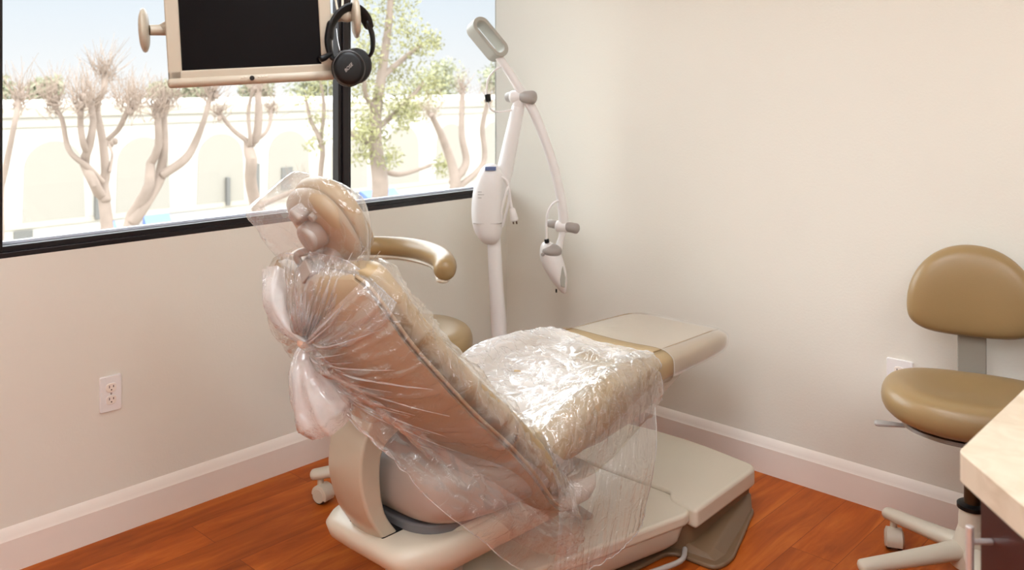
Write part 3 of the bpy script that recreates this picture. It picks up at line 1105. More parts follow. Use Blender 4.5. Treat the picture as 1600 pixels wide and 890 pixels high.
for i in range(9):
    f = i / 8
    e = Vector((-1.885 + 0.075 * f, -1.075 - 0.19 * f, 1.0 + prnd.uniform(-0.03, 0.09)))
    pleat(e, Vector((-0.022, -0.006, 0)), prnd.uniform(0.002, 0.005))
for i in range(13):
    f = i / 12
    e = Vector((-1.872 + 0.085 * f, -1.10 - 0.175 * f, 1.03 + prnd.uniform(-0.05, 0.08)))
    pleat(e, Vector((-0.020 + 0.006 * f, -0.010, 0)), prnd.uniform(0.0015, 0.004))
obj('pleats', b, M['film_gather'], pc, angle=180)
veil0 = [K + Vector((0.0, 0.01 - 0.02 * i / 5, 0.008)) for i in range(6)]
veil1 = [(-1.902, -1.085, 0.90), (-1.900, -1.11, 0.905), (-1.893, -1.14, 0.905), (-1.880, -1.175, 0.90), (-1.866, -1.20, 0.880), (-1.845, -1.225, 0.845)]
veil2 = [(-1.903, -1.06, 0.985), (-1.900, -1.10, 0.99), (-1.893, -1.15, 0.995), (-1.882, -1.20, 0.99), (-1.872, -1.26, 0.975), (-1.830, -1.345, 0.915)]
veil3 = [(-1.885, -1.04, 1.04), (-1.880, -1.09, 1.045), (-1.868, -1.15, 1.05), (-1.850, -1.21, 1.045), (-1.835, -1.275, 1.02), (-1.800, -1.350, 0.955)]
def d_veil(u, v, p):
    return (0.014 * crease(Vector((u * 3.4, v * 0.2, 9.1)), 6.0, 3, 2.6) + 0.004 * ridge(Vector((u * 9.0, v, 2.0)), 2)) * min(1.0, v * 6) * (1.1 - v * 0.6)
sheet('neck_veil', [veil0, veil1, veil2, veil3], 130, 60, M['film_veil'], pc, d_veil)
film_edge([[q.copy() for q in GRID[-1]]], pc)
# (5) skirt: lower part of the sleeve hanging free from the tail to the near side of the base
top_c = [K + Vector((0.0, -0.02, -0.015)), (-1.82, -1.24, 0.74), (-1.72, -1.33, 0.64), (-1.56, -1.40, 0.50), (-1.42, -1.43, 0.39), (-1.30, -1.44, 0.30)]
mid_c = [(-1.87, -1.16, 0.74), (-1.80, -1.27, 0.62), (-1.70, -1.35, 0.53), (-1.54, -1.415, 0.40), (-1.40, -1.44, 0.30), (-1.24, -1.45, 0.22)]
hem_c = [(-1.845, -1.19, 0.68), (-1.77, -1.29, 0.575), (-1.70, -1.35, 0.475), (-1.58, -1.39, 0.355), (-1.45, -1.41, 0.235), (-1.30, -1.43, 0.155)]
def d_skirt(u, v, p):
    return 0.008 * crease(Vector((u * 2.4, v * 0.4, 5.7)), 6.0, 2, 2.5) + 0.004 * crease(p, 7, 2)
sheet('sleeve_hem', [top_c, mid_c, hem_c], 90, 34, M['film'], pc, d_skirt)
film_edge([[q.copy() for q in GRID[-1]]], pc)
# (6) seat sheet, wrinkled over the seat and hanging down the near side
def seat_film(x, s, lift=0.010):
    v = seat_at(x)
    return Vector((x, YC + s * v[3], seat_top(x, s) + lift))
xs = [-1.27, -1.19, -1.10, -1.0, -0.90, -0.82, -0.765]
sc = []
far_drop, far_edge, cen, near1, near2, near3, near4, near5 = [], [], [], [], [], [], [], []
for i, x in enumerate(xs):
    v = seat_at(x)
    skew = 0.03 * (i / 6)
    far_drop.append(Vector((x - skew * 0.5, YC + v[3] + 0.012, v[2] - 0.10)))
    far_edge.append(Vector((x - skew * 0.5, YC + v[3] * 0.93, v[2] + 0.014)))
    cen.append(seat_film(x, 0.4, 0.022))
    near1.append(seat_film(x, -0.3, 0.022))
    near2.append(seat_film(x + 0.01, (-0.84, -0.80, -0.86, -0.82, -0.86, -0.92, -0.90)[i], 0.014))
    near3.append(Vector((x + 0.01, YC - v[3] - 0.008, v[2] - 0.025)))
    near4.append(Vector((x + 0.006, YC - v[3] - 0.02, v[4] - 0.02)))
def d_seat(u, v, p):
    q = Vector((p.x + 0.35 * p.y, p.y * 0.75, p.z))
    return 0.011 * crease(q + Vector((2, 9, 1)), 3.8, 4, 3.6) + 0.008 * noise.noise(p * 7) + 0.004
def glare_seat(u, v, p):  # painted glare whiteness, fading unevenly towards the near edge
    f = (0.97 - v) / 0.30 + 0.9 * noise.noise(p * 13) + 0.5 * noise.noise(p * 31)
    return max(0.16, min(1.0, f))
sheet('seat_sheet', [far_drop, far_edge, cen, near1, near2], 200, 170, M['film_seat'], pc, d_seat, glare=glare_seat)
film_edge([[r[-1].copy() for r in GRID]], pc)
near2b = [seat_film(x + 0.01, -0.62, 0.010) for x in xs]
near2c = [seat_film(x + 0.01, -0.82, 0.010) for x in xs]
v0 = seat_at(-1.225)
near2b[0], near2c[0] = Vector((-1.30, YC - v0[3] * 0.62, 0.53)), Vector((-1.305, YC - v0[3] * 0.85, 0.53))
near3[0], near4[0] = Vector((-1.305, YC - v0[3] - 0.006, 0.48)), Vector((-1.305, YC - v0[3] - 0.012, 0.37))
def d_wrap(u, v, p):
    return 0.0085 * crease(Vector((u * 1.7 + 0.25 * v, v * 0.35, 2.2)), 6.0, 3, 2.8) + 0.003 * noise.noise(p * 9) + 0.004
sheet('near_wrap', [near2b, near2c, near3, near4], 170, 80, M['film_wrap'], pc, d_wrap)
film_edge([[r[-1].copy() for r in GRID]], pc)
top_d = [Vector((x + 0.006, YC - seat_at(x)[3] - 0.022, seat_at(x)[4] - 0.015)) for x in xs]
mid_d = [(-1.33, -1.435, 0.33), (-1.24, -1.445, 0.33), (-1.14, -1.45, 0.33), (-1.05, -1.455, 0.34), (-0.98, -1.455, 0.34), (-0.93, -1.45, 0.35), (-0.885, -1.44, 0.36)]
hem_d = [(-1.36, -1.44, 0.17), (-1.27, -1.455, 0.165), (-1.19, -1.46, 0.165), (-1.12, -1.465, 0.17), (-1.05, -1.465, 0.18), (-0.99, -1.46, 0.19), (-0.955, -1.45, 0.205)]
top_d[-1] = Vector((-0.83, -1.395, 0.475)); top_d[-2] = Vector((-0.86, -1.405, 0.455))
def d_drape(u, v, p):
    return (0.016 * ridge(Vector((u * 6.0, v * 0.35, 15.7)), 1) + 0.006 * crease(Vector((u * 2.6, v * 0.2, 5.7)), 6.0, 2, 3.0)) * (0.3 + 0.7 * v) + 0.003 * noise.noise(p * 9)
sheet('side_drape', [top_d, mid_d, hem_d], 130, 70, M['film_drape'], pc, d_drape)

film_edge([[q.copy() for q in GRID[-1]], [r[-1].copy() for r in GRID]], pc)

# clear cover over the toe end of the leg rest
tc_ = thing('plastic_toe_cover', 'smooth clear plastic cover stretched over the toe end of the leg rest', 'plastic cover', (-0.45, YC, 0.55), world=True)
b = BM()
rings = []
for r in [(-0.69, 0.012), (-0.685, 0.006), (-0.60, 0.006), (-0.52, 0.006), (-0.36, 0.006), (-0.285, 0.007), (-0.245, 0.009), (-0.226, 0.01), (-0.214, 0.008)]:
    x, g = r
    v = seat_at(min(x, -0.231))
    zc, zr, w, zb = v[1] + g, v[2] + g, v[3] + g, v[4] - g
    zm = (zr + zb) / 2
    rg = []
    n = 60
    for k in range(n):
        a = 2 * PI * k / n
        ca, sa = math.cos(a), math.sin(a)
        ex = math.copysign(abs(ca) ** 0.5, ca)
        ez = math.copysign(abs(sa) ** 0.6, sa)
        z = zm + (zr - zm) * ez
        if ez > 0:
            z -= (zr - zc) * ez * (1 - min(1, abs(ex) / 0.8) ** 2.4)
        y = YC + w * ex
        d = 0.004 * ridge(Vector((x * 9, y * 7, z * 7)), 2)
        rg.append((x + 0.004 * noise.noise(Vector((y * 9, z * 9, 0))), y, z + d))
    rings.append(rg)
loft(b, rings, cap=False)
obj('toe_bag', b, M['film_toe'], tc_, subsurf=1)

# ------------------------------------------------------------------ stools
def caster(parent, p, ang, wheel_r=0.030):
    """twin-wheel caster with a cream hood under p (top of its stem)"""
    c, s = math.cos(ang), math.sin(ang)
    ax = Vector((c, s, 0))                 # wheel axle
    fw = Vector((-s, c, 0))
    P = Vector((p[0], p[1], 0))
    b = BM()
    for sg in (-1, 1):
        cyl(b, P + ax * (0.008 * sg) + Vector((0, 0, wheel_r)) + fw * 0.012, P + ax * (0.024 * sg) + Vector((0, 0, wheel_r)) + fw * 0.012, wheel_r, seg=24)
    w = obj('caster_wheel', b, M['wheel'], parent, bevel=0.003)
    b = BM()
    o = P + Vector((0, 0, wheel_r)) + fw * 0.012
    rows = []
    for sd in (-0.026, -0.022, 0.022, 0.026):
        rr = wheel_r * (0.86 if abs(sd) > 0.024 else 1.12)
        rg = []
        for k in range(15):
            a = -0.15 * PI + PI * 1.15 * k / 14
            rg.append(o + ax * sd + fw * (math.cos(a) * rr) + Vector((0, 0, math.sin(a) * rr)))
        rows.append(rg)
    loft(b, rows)
    tube(b, [o - fw * 0.012 + Vector((0, 0, wheel_r * 0.8)), Vector((p[0], p[1], p[2]))], 0.011, seg=10, roundcap=False)
    for sg in (-1, 1):
        cyl(b, o + ax * (0.0245 * sg), o + ax * (0.0275 * sg), wheel_r * 0.86, wheel_r * 0.78, seg=24)
    obj('caster', b, M['cream'], parent, angle=50)

def star_base(root, R, first_deg, hub_z=0.13):
    for k in range(5):
        a = math.radians(first_deg + 72 * k)
        d = Vector((math.cos(a), math.sin(a), 0))
        b = BM()
        tube(b, [d * 0.03 + Vector((0, 0, hub_z + 0.005)), d * (R * 0.45) + Vector((0, 0, hub_z - 0.012)), d * (R + 0.012) + Vector((0, 0, 0.094))],
             [0.034, 0.030, 0.024], seg=14, n=16, flat=0.75)
        lg = obj('leg', b, M['cream'], root)
        caster(lg, d * (R - 0.01) + Vector((0, 0, 0.085)), a + 0.9 + 0.5 * k)
    b = BM()
    lathe(b, [(0.02, hub_z - 0.05), (0.058, hub_z - 0.04), (0.060, hub_z - 0.005), (0.048, hub_z + 0.03), (0.036, hub_z + 0.07)])
    obj('hub', b, M['cream'], root)

def soft_disc(bm, prof, sx, sy, c, seg=40, pw=0.85, warp=None):
    rows = []
    for f, z in prof:
        rg = []
        for k in range(seg):
            a = 2 * PI * k / seg
            ca, sa = math.cos(a), math.sin(a)
            x = sx * f * math.copysign(abs(ca) ** pw, ca)
            y = sy * f * math.copysign(abs(sa) ** pw, sa)
            zz = z + (warp(x, y) if warp else 0)
            rg.append((c[0] + x, c[1] + y, c[2] + zz))
        rows.append(rg)
    loft(bm, rows)

# operator stool, right of the picture; local +y points away from the camera, its back on that side
op = thing('operator_stool', 'rolling stool with tan domed backrest and cream star base beside counter', 'stool', (-0.357, -2.150, 0), VIEW_ROT - math.radians(27))
star_base(op, 0.305, 138)
b = BM(); lathe(b, [(0.037, 0.15), (0.036, 0.22), (0.034, 0.248), (0.030, 0.252)]); obj('column', b, M['cream'], op)
b = BM(); lathe(b, [(0.034, 0.248), (0.040, 0.251), (0.040, 0.262), (0.034, 0.266)]); obj('collar', b, M['black'], op)
b = BM(); cyl(b, (0, 0, 0.25), (0, 0, 0.47), 0.022); obj('gas_piston', b, M['piston'], op)
op_start = {o.name for o in op.children}
b = BM()
soft_disc(b, [(0.35, 0.488), (0.80, 0.492), (0.92, 0.502), (0.90, 0.51)], 0.20, 0.17, (0, 0, 0))
obj('seat_pan', b, M['dark_plate'], op)
b = BM()
def saddle(x, y):
    return 0.018 * (x / 0.24) ** 2 - 0.022 * (y / 0.2) * abs(y / 0.2) * 0.4 + 0.016 * max(0, y / 0.2) ** 2
soft_disc(b, [(0.6, 0.508), (0.86, 0.512), (0.97, 0.530), (1.0, 0.558), (0.97, 0.588), (0.88, 0.607), (0.72, 0.614), (0.45, 0.610), (0.2, 0.606), (0.03, 0.605)], 0.243, 0.205, (0, 0, 0), warp=saddle)
obj('seat', b, M['stool_vinyl'], op, subsurf=1)
b = BM(); tube(b, [(0.02, -0.02, 0.495), (-0.14, -0.05, 0.50), (-0.245, -0.06, 0.497)], [0.008, 0.008, 0.016], seg=10, n=12, flat=0.5); obj('lever', b, M['grey_plastic'], op)
b = BM()
rows = []
for y, z in ((0.05, 0.497), (0.15, 0.497), (0.215, 0.51), (0.245, 0.56), (0.252, 0.66), (0.256, 0.76)):
    wv = 0.040
    dn = Vector((0, 0.007, 0.0)) if z > 0.53 else Vector((0, 0.003, -0.006))
    rows.append([(-wv, y - dn.y, z - dn.z), (wv, y - dn.y, z - dn.z), (wv, y + dn.y, z + dn.z), (-wv, y + dn.y, z + dn.z)])
loft(b, rows)
obj('back_bracket', b, M['bracket'], op, bevel=0.003)
b = BM()
rows = []
BZ = 0.790
for yy, f in ((0.290, 0.5), (0.285, 0.85), (0.272, 0.98), (0.255, 1.0), (0.235, 0.985), (0.215, 0.9), (0.205, 0.72), (0.200, 0.4), (0.199, 0.1)):
    rg = []
    for k in range(48):
        a = 2 * PI * k / 48
        ca, sa = math.cos(a), math.sin(a)
        if sa > 0:
            x = 0.185 * math.copysign(abs(ca) ** 0.95, ca); z = 0.195 * sa ** 0.97
        else:
            x = 0.185 * math.copysign(abs(ca) ** 0.62, ca); z = -0.088 * abs(sa) ** 0.72
        rg.append((x * f, yy - 0.9 * (x * f) ** 2 * 0.9, BZ + z * f))
    rows.append(rg)
loft(b, rows)
obj('backrest', b, M['stool_vinyl'], op, subsurf=1)

for o in op.children:                                      # seat height
    if o.name not in op_start:
        o.location.z -= 0.027
# assistant stool, behind the dental chair
asx, asy = -1.056, -0.496
st = thing('assistant_stool', 'rolling stool with tan seat and curved arm behind dental chair', 'stool', (asx, asy, 0), VIEW_ROT)
star_base(st, 0.30, 187)
b = BM(); lathe(b, [(0.037, 0.15), (0.036, 0.30), (0.030, 0.33)]); obj('column', b, M['cream'], st)
b = BM(); cyl(b, (0, 0, 0.32), (0, 0, 0.50), 0.022); obj('gas_piston', b, M['piston'], st)
b = BM()
soft_disc(b, [(0.35, 0.485), (0.80, 0.488), (0.92, 0.50)], 0.20, 0.18, (0, 0, 0))
obj('seat_pan', b, M['cream'], st)
b = BM()
soft_disc(b, [(0.6, 0.500), (0.88, 0.504), (0.98, 0.522), (1.0, 0.548), (0.97, 0.578), (0.88, 0.597), (0.7, 0.603), (0.4, 0.600), (0.03, 0.598)], 0.245, 0.235, (0, 0, 0), pw=0.9)
obj('seat', b, M['stool_vinyl'], st, subsurf=1)
b = BM()
arm_pts = [(-0.24, 0.23, 0.838), (-0.107, 0.25, 0.838), (0.025, 0.185, 0.838), (0.118, 0.045, 0.836), (0.150, -0.085, 0.833), (0.152, -0.130, 0.825)]
tube(b, arm_pts, [0.037, 0.037, 0.037, 0.038, 0.040, 0.038], seg=20, n=40)
obj('body_arm', b, M['stool_vinyl'], st)
b = BM()
tube(b, [(-0.24, 0.23, 0.800), (-0.107, 0.25, 0.800), (0.0, 0.205, 0.800), (0.105, 0.07, 0.800), (0.14, -0.08, 0.795), (0.146, -0.12, 0.790)], 0.024, seg=12, n=30, flat=0.5)
obj('arm_rail', b, M['cream'], st)
b = BM()
tube(b, [(-0.24, 0.23, 0.80), (-0.255, 0.20, 0.70), (-0.22, 0.15, 0.52), (-0.05, 0.03, 0.492)], 0.016, seg=12, n=24)
obj('arm_post', b, M['cream'], st)

# ------------------------------------------------------------------ counter and cabinet, right foreground
t45 = 0.62
P0 = Vector((-1.69, -2.505))
dB = Vector((-0.741, -0.671))                             # the clipped edge
P1 = P0 + dB * t45
top_poly = [(-0.002, P0.y), (P0.x, P0.y), (P1.x, P1.y), (P1.x, -3.7), (-0.002, -3.7)]
b = BM()
prism(b, round_poly(top_poly, [0, 0.012, 0.02, 0, 0], 4), 0.868, 0.91)
ct = obj('countertop', b, M['stone'], None, bevel=0.004, bseg=3)
tag(ct, 'beige stone countertop with a clipped corner at the right edge', 'countertop')
cab = thing('cabinet', 'dark cherry base cabinet under the stone countertop', 'cabinet', (-0.9, -3.1, 0), world=True)
nB = Vector((dB.y, -dB.x))                                # outward normal of the clipped side
if nB.dot(Vector((-1, 1))) < 0: nB = -nB
q0 = P0 + Vector((0.028, -0.024)); 
q0 = P0 - nB * 0.026 + Vector((0.012, -0.014))
q1 = P1 - nB * 0.026 + Vector((0.03, 0))
b = BM()
prism(b, [(-0.006, P0.y - 0.024), (q0.x + 0.01, P0.y - 0.024), (q0.x, q0.y), (q1.x, q1.y), (q1.x, -3.68), (-0.006, -3.68)], 0.10, 0.866)
obj('body', b, M['dark_wood'], cab, bevel=0.001, bseg=1, smooth=False)
b = BM()
prism(b, [(-0.006, P0.y - 0.07), (q0.x + 0.05, P0.y - 0.07), (q1.x + 0.06, q1.y - 0.03), (q1.x + 0.06, -3.68), (-0.006, -3.68)], 0.0, 0.10)
obj('toe_kick', b, M['black'], cab, smooth=False)
def slab(bm, a, bb, th, z0, z1):
    a = Vector(a); bb = Vector(bb)
    o = nB * th
    prism(bm, [(a.x, a.y), (bb.x, bb.y), (bb.x + o.x, bb.y + o.y), (a.x + o.x, a.y + o.y)], z0, z1)
a0 = q0 + dB * 0.010
a1 = q1 - dB * 0.010
b = BM(); slab(b, a0, a1, 0.018, 0.12, 0.855)
door = obj('door', b, M['dark_wood'], cab, bevel=0.002, bseg=2)
hp = a0 + dB * 0.034 + nB * 0.018
bar = hp + nB * 0.032
b = BM()
cyl(b, (bar.x, bar.y, 0.62), (bar.x, bar.y, 0.822), 0.0055, seg=20)
for z in (0.655, 0.800):
    cyl(b, (hp.x, hp.y, z), (bar.x, bar.y, z), 0.004, seg=14)
obj('handle', b, M['chrome'], door, bevel=0.001, label='brushed steel bar handle')

# ------------------------------------------------------------------ outlets
def outlet(root, ux, nx, wdt, hgt):
    """duplex outlet in a plate; ux = across, nx = out of the wall"""
    ux = Vector(ux); nx = Vector(nx); up = Vector((0, 0, 1))
    def pt(a, bb, c):
        return ux * a + up * bb + nx * c
    b = BM()
    rg = []
    pl = round_poly([(-wdt / 2, -hgt / 2), (wdt / 2, -hgt / 2), (wdt / 2, hgt / 2), (-wdt / 2, hgt / 2)], 0.006, 4)
    loft(b, [[pt(x, y, 0) for x, y in pl], [pt(x, y, 0.003) for x, y in pl], [pt(x * 0.95, y * 0.97, 0.007) for x, y in pl]])
    obj('plate', b, M['white_plastic'], root, angle=30)
    for sg in (1, -1):
        b = BM()
        sp = [(0.0165 * math.copysign(abs(math.cos(a)) ** 0.8, math.cos(a)), 0.0145 * math.copysign(abs(math.sin(a)) ** 0.6, math.sin(a)) + 0.0195 * sg) for a in [2 * PI * k / 28 for k in range(28)]]
        loft(b, [[pt(x, y, 0.005) for x, y in sp], [pt(x, y, 0.010) for x, y in sp]])
        sk = obj('socket', b, M['trim'], root, bevel=0.001, bseg=2)
        b = BM()
        for dx, hh in ((-0.0065, 0.0042), (0.0065, 0.0034)):
            q = [(dx - 0.0012, 0.0195 * sg + 0.004 - hh), (dx + 0.0012, 0.0195 * sg + 0.004 - hh), (dx + 0.0012, 0.0195 * sg + 0.004 + hh), (dx - 0.0012, 0.0195 * sg + 0.004 + hh)]
            loft(b, [[pt(x, y, 0.006) for x, y in q], [pt(x, y, 0.0104) for x, y in q]])
        q = [(0.0023 * math.cos(2 * PI * k / 12), 0.0195 * sg - 0.0065 + 0.0023 * math.sin(2 * PI * k / 12)) for k in range(12)]
        loft(b, [[pt(x, y, 0.006) for x, y in q], [pt(x, y, 0.0104) for x, y in q]])
        obj('slots', b, M['slot'], sk, smooth=False)
    b = BM()
    cyl(b, pt(0, 0, 0.005), pt(0, 0, 0.0085), 0.003, seg=12)
    obj('screw', b, M['silver'], root)
t = thing('wall_outlet', 'white duplex outlet on the wall below the window', 'outlet', (-1.874, -0.0005, 0.4545))
outlet(t, (1, 0, 0), (0, -1, 0), 0.070, 0.115)
t = thing('wall_outlet', 'white outlet on the right wall half hidden behind the stool seat', 'outlet', (-0.0005, -1.8245, 0.4665))
outlet(t, (0, -1, 0), (-1, 0, 0), 0.087, 0.115)

# ------------------------------------------------------------------ monitor on its ceiling arm; local x right, y away, z up
MR = Matrix.Rotation(math.radians(3.2), 4, 'Y')
mon = thing('monitor', 'beige flat monitor with round side handles hanging before the window', 'monitor', (-2.032, -1.132, 1.46), VIEW_ROT + math.radians(16))
PXM = 2.0 / 1395.0
def mpart(name, bm, m, bevel=0.0, parent=None, **k):
    bmesh.ops.transform(bm, matrix=Matrix.Rotation(math.radians(-3.2), 4, 'Y'), verts=bm.verts)
    return obj(name, bm, m, parent or mon, bevel=bevel, **k)
W2 = 0.178
b = BM()
# bezel: four rails round the screen, and the rear shell
box(b, -W2, -0.149, -0.010, 0.045, 0.0, 0.345)
box(b, 0.151, W2, -0.010, 0.045, 0.0, 0.345)
box(b, -W2, W2, -0.010, 0.045, 0.0, 0.030)
box(b, -W2, W2, -0.010, 0.045, 0.312, 0.345)
mpart('bezel', b, M['monitor_plastic'], bevel=0.003)
b = BM(); box(b, -W2 + 0.01, W2 - 0.01, 0.030, 0.060, 0.004, 0.34); mpart('rear_shell', b, M['monitor_plastic'], bevel=0.012)
b = BM(); box(b, -0.151, 0.153, -0.005, 0.02, 0.028, 0.314); mpart('screen', b, M['screen'], smooth=False, label='black switched-off screen')
b = BM(); tube(b, [(-W2 + 0.004, -0.004, 0.004), (W2 - 0.004, -0.004, 0.004)], 0.0115, seg=18, flat=1.0); mpart('lower_lip', b, M['monitor_plastic'])
b = BM(); cyl(b, (-0.003, -0.012, 0.006), (-0.003, -0.0185, 0.006), 0.0055, seg=18); mpart('sensor', b, M['black'])
for x in (-0.024, -0.016, 0.012, 0.020, 0.028):
    b = BM(); tube(b, [(x - 0.002, -0.0145, 0.008), (x + 0.002, -0.0145, 0.008)], 0.0018, seg=8); mpart('button', b, M['cream'])
b = BM()
HZ = 0.122
cyl(b, (-W2 - 0.034, 0.01, HZ), (-W2 + 0.0, 0.02, HZ), 0.0115, 0.0125, seg=20)
cyl(b, (-W2 - 0.008, 0.016, HZ), (-W2 + 0.03, 0.026, HZ + 0.02), 0.014, 0.016, seg=20)
rg = []
disc = [(-0.0, 0.30), (0.002, 0.75), (0.006, 0.96), (0.010, 1.0), (0.014, 0.96), (0.018, 0.75), (0.020, 0.30)]
rows = [[(-W2 - 0.055 + dx, 0.010 + 0.048 * f * math.cos(2 * PI * k / 32), HZ + 0.049 * f * math.sin(2 * PI * k / 32)) for k in range(32)] for dx, f in disc]
loft(b, rows)
mpart('handle', b, M['monitor_plastic'], angle=50)
b = BM()
ellipsoid(b, (W2 + 0.036, 0.0, HZ + 0.016), (0.020, 0.014, 0.015))
cyl(b, (W2 - 0.02, 0.022, HZ + 0.012), (W2 + 0.062, -0.004, HZ + 0.016), 0.0105, seg=20)
rows = [[(W2 + 0.046 + dx * 1.0 + 0.03 * 0.0, -0.004 + 0.046 * f * math.cos(2 * PI * k / 32), HZ + 0.012 + 0.049 * f * math.sin(2 * PI * k / 32)) for k in range(32)] for dx, f in disc]
loft(b, rows)
mpart('handle', b, M['monitor_plastic'], angle=50)
# arm: from the back of the monitor up to the ceiling
b = BM()
box(b, -0.06, 0.06, 0.055, 0.085, 0.16, 0.28)
mpart('mount_plate', b, M['monitor_plastic'], bevel=0.004)
b = BM()
tube(b, [(0.0, 0.07, 0.22), (0.0, 0.13, 0.24), (0.0, 0.16, 0.40), (0.0, 0.16, 1.238)], 0.022, seg=18, n=30, roundcap=False)
obj('ceiling_arm', b, M['monitor_plastic'], mon)
b = BM(); lathe(b, [(0.03, 1.19), (0.07, 1.205), (0.075, 1.239)], (0, 0.16, 0)); obj('ceiling_flange', b, M['monitor_plastic'], mon)
b = BM()
tube(b, [(W2 + 0.003, 0.02, 0.20), (W2 + 0.008, 0.01, 0.165), (W2 + 0.018, 0.012, 0.155), (W2 + 0.022, 0.03, 0.20)], 0.0026, seg=8, n=20)
obj('cable', b, M['cream'], mon)

# ------------------------------------------------------------------ headphones on the right handle
hd = thing('headphones', 'black over-ear headphones hanging from the right monitor handle', 'headphones', (-1.852, -1.255, 1.47), VIEW_ROT)
# local: x right, y away from the camera, z up; origin near the cups
def H(px, py, y=0.0):
    return Vector(((px - 550) * 1.47e-3, y, (1.45 - (py - 133) * 1.47e-3) - 1.47))
b = BM()
tube(b, [H(519, 58, -0.020), H(520, 42, -0.018), H(529, 24, -0.012), H(543, 13, 0.0), H(556, 15, 0.012), H(567, 26, 0.022), H(573, 40, 0.028)], [0.017, 0.018, 0.019, 0.019, 0.018, 0.016, 0.013], seg=14, n=34, flat=0.40)
obj('headband', b, M['black_soft'], hd)
b = BM()
tube(b, [H(519, 40, -0.019), H(516, 60, -0.024), H(517, 75, -0.026), H(522, 90, -0.026), H(530, 96, -0.024)], [0.018, 0.0165, 0.0155, 0.013, 0.009], seg=12, n=22, flat=0.5)
obj('slider_arm', b, M['black'], hd)
b = BM()
tube(b, [H(572, 34, 0.027), H(578, 55, 0.031), H(578, 76, 0.033), H(573, 87, 0.034), H(566, 94, 0.034)], [0.013, 0.0135, 0.012, 0.010, 0.008], seg=12, n=22, flat=0.45)
obj('slider_arm', b, M['black'], hd)
b = BM()
tube(b, [H(528, 46, -0.021), H(530, 62, -0.024), H(534, 80, -0.026)], 0.0012, seg=8, n=12)
obj('edge_strip', b, M['silver'], hd)
def cup(cx, cy, y, rx, rz, turn):
    """one ear cup: outer disc, silver ring, ear pad; faces the camera, turned about the vertical"""
    o = H(cx, cy, y)
    R = Matrix.Translation(o) @ Matrix.Rotation(turn, 4, 'Z') @ Matrix.Rotation(math.radians(-8), 4, 'Y')
    def disk(prof, m, nm, par):
        b = BM()
        rows = [[(rx * f * math.cos(2 * PI * k / 40), yy, rz * f * math.sin(2 * PI * k / 40)) for k in range(40)] for yy, f in prof]
        loft(b, rows)
        xform(b, R)
        return obj(nm, b, m, par, angle=50)
    c = disk([(-0.017, 0.30), (-0.0165, 0.70), (-0.0145, 0.88), (-0.009, 0.96), (0.004, 0.98)], M['black'], 'ear_cup', hd)
    disk([(-0.006, 0.97), (-0.005, 1.005), (0.001, 1.005), (0.002, 0.97)], M['ring'], 'cup_ring', c)
    disk([(0.004, 0.96), (0.008, 1.04), (0.018, 1.06), (0.026, 0.98), (0.029, 0.70)], M['black_soft'], 'ear_pad', c)
    return c, R
cup_near, RN = cup(549, 107, -0.034, 0.0365, 0.0400, math.radians(14))
cup_far, RF = cup(549, 103, 0.038, 0.0365, 0.0400, math.radians(194))
# brand wording on the near cup, slanted
fc = bpy.data.curves.new('lettering', 'FONT')
fc.body = 'BOSE'
fc.size = 0.0100
fc.shear = 0.35
fc.extrude = 0.0003
fc.align_x = 'CENTER'
fc.align_y = 'CENTER'
tmp = bpy.data.objects.new('lettering_curve', fc)
tm = bpy.data.meshes.new_from_object(tmp)
bpy.data.objects.remove(tmp)
tm.materials.clear()
tm.materials.append(M['grey_plastic'])
tx = bpy.data.objects.new('lettering', tm)
COL.objects.link(tx)
tx.parent = cup_near
tx.matrix_local = RN @ Matrix.Translation((-0.002, -0.0174, 0.001)) @ Matrix.Rotation(PI / 2, 4, 'X') @ Matrix.Rotation(math.radians(38), 4, 'Z')
b = BM()
tube(b, [H(509, 93, -0.052), H(513, 91, -0.046), H(521, 85, -0.034)], [0.0078, 0.0075, 0.005], seg=16, roundcap=True)
obj('plug', b, M['black'], hd)

# ------------------------------------------------------------------ whitening lamp in the corner; local x right, y away, z up
lm = thing('whitening_lamp', 'white teeth-whitening lamp on a pole with curved boom in the corner', 'dental lamp', (-0.395, -0.325, 0), VIEW_ROT)
PXL = 3.75 / 1395.0
def Lp(px, py, y=0.0):
    return Vector(((px - 780) * PXL, y, 1.45 - (py - 133) * PXL))
b = BM()
tube(b, [Lp(783, 640), Lp(781, 530), Lp(776, 450), Lp(772, 372)], [0.034, 0.033, 0.030, 0.028], seg=20, n=24, roundcap=False)
obj('pole', b, M['white_plastic'], lm)
for k in range(5):
    a = math.radians(20 + 72 * k)
    d = Vector((math.cos(a), math.sin(a), 0))
    o = Vector((0.008, 0, 0))
    b = BM()
    tube(b, [o + d * 0.02 + Vector((0, 0, 0.10)), o + d * 0.12 + Vector((0, 0, 0.088)), o + d * 0.21 + Vector((0, 0, 0.075))], [0.022, 0.02, 0.016], seg=12, n=10)
    lg = obj('leg', b, M['white_plastic'], lm)
    b = BM(); cyl(b, o + d * 0.205 + Vector((-d.y, d.x, 0)) * 0.014 + Vector((0, 0, 0.03)), o + d * 0.205 - Vector((-d.y, d.x, 0)) * 0.014 + Vector((0, 0, 0.03)), 0.03)
    tube(b, [o + d * 0.205 + Vector((0, 0, 0.04)), o + d * 0.205 + Vector((0, 0, 0.075))], 0.008, seg=10)
    obj('caster', b, M['grey_plastic'], lg, bevel=0.003)
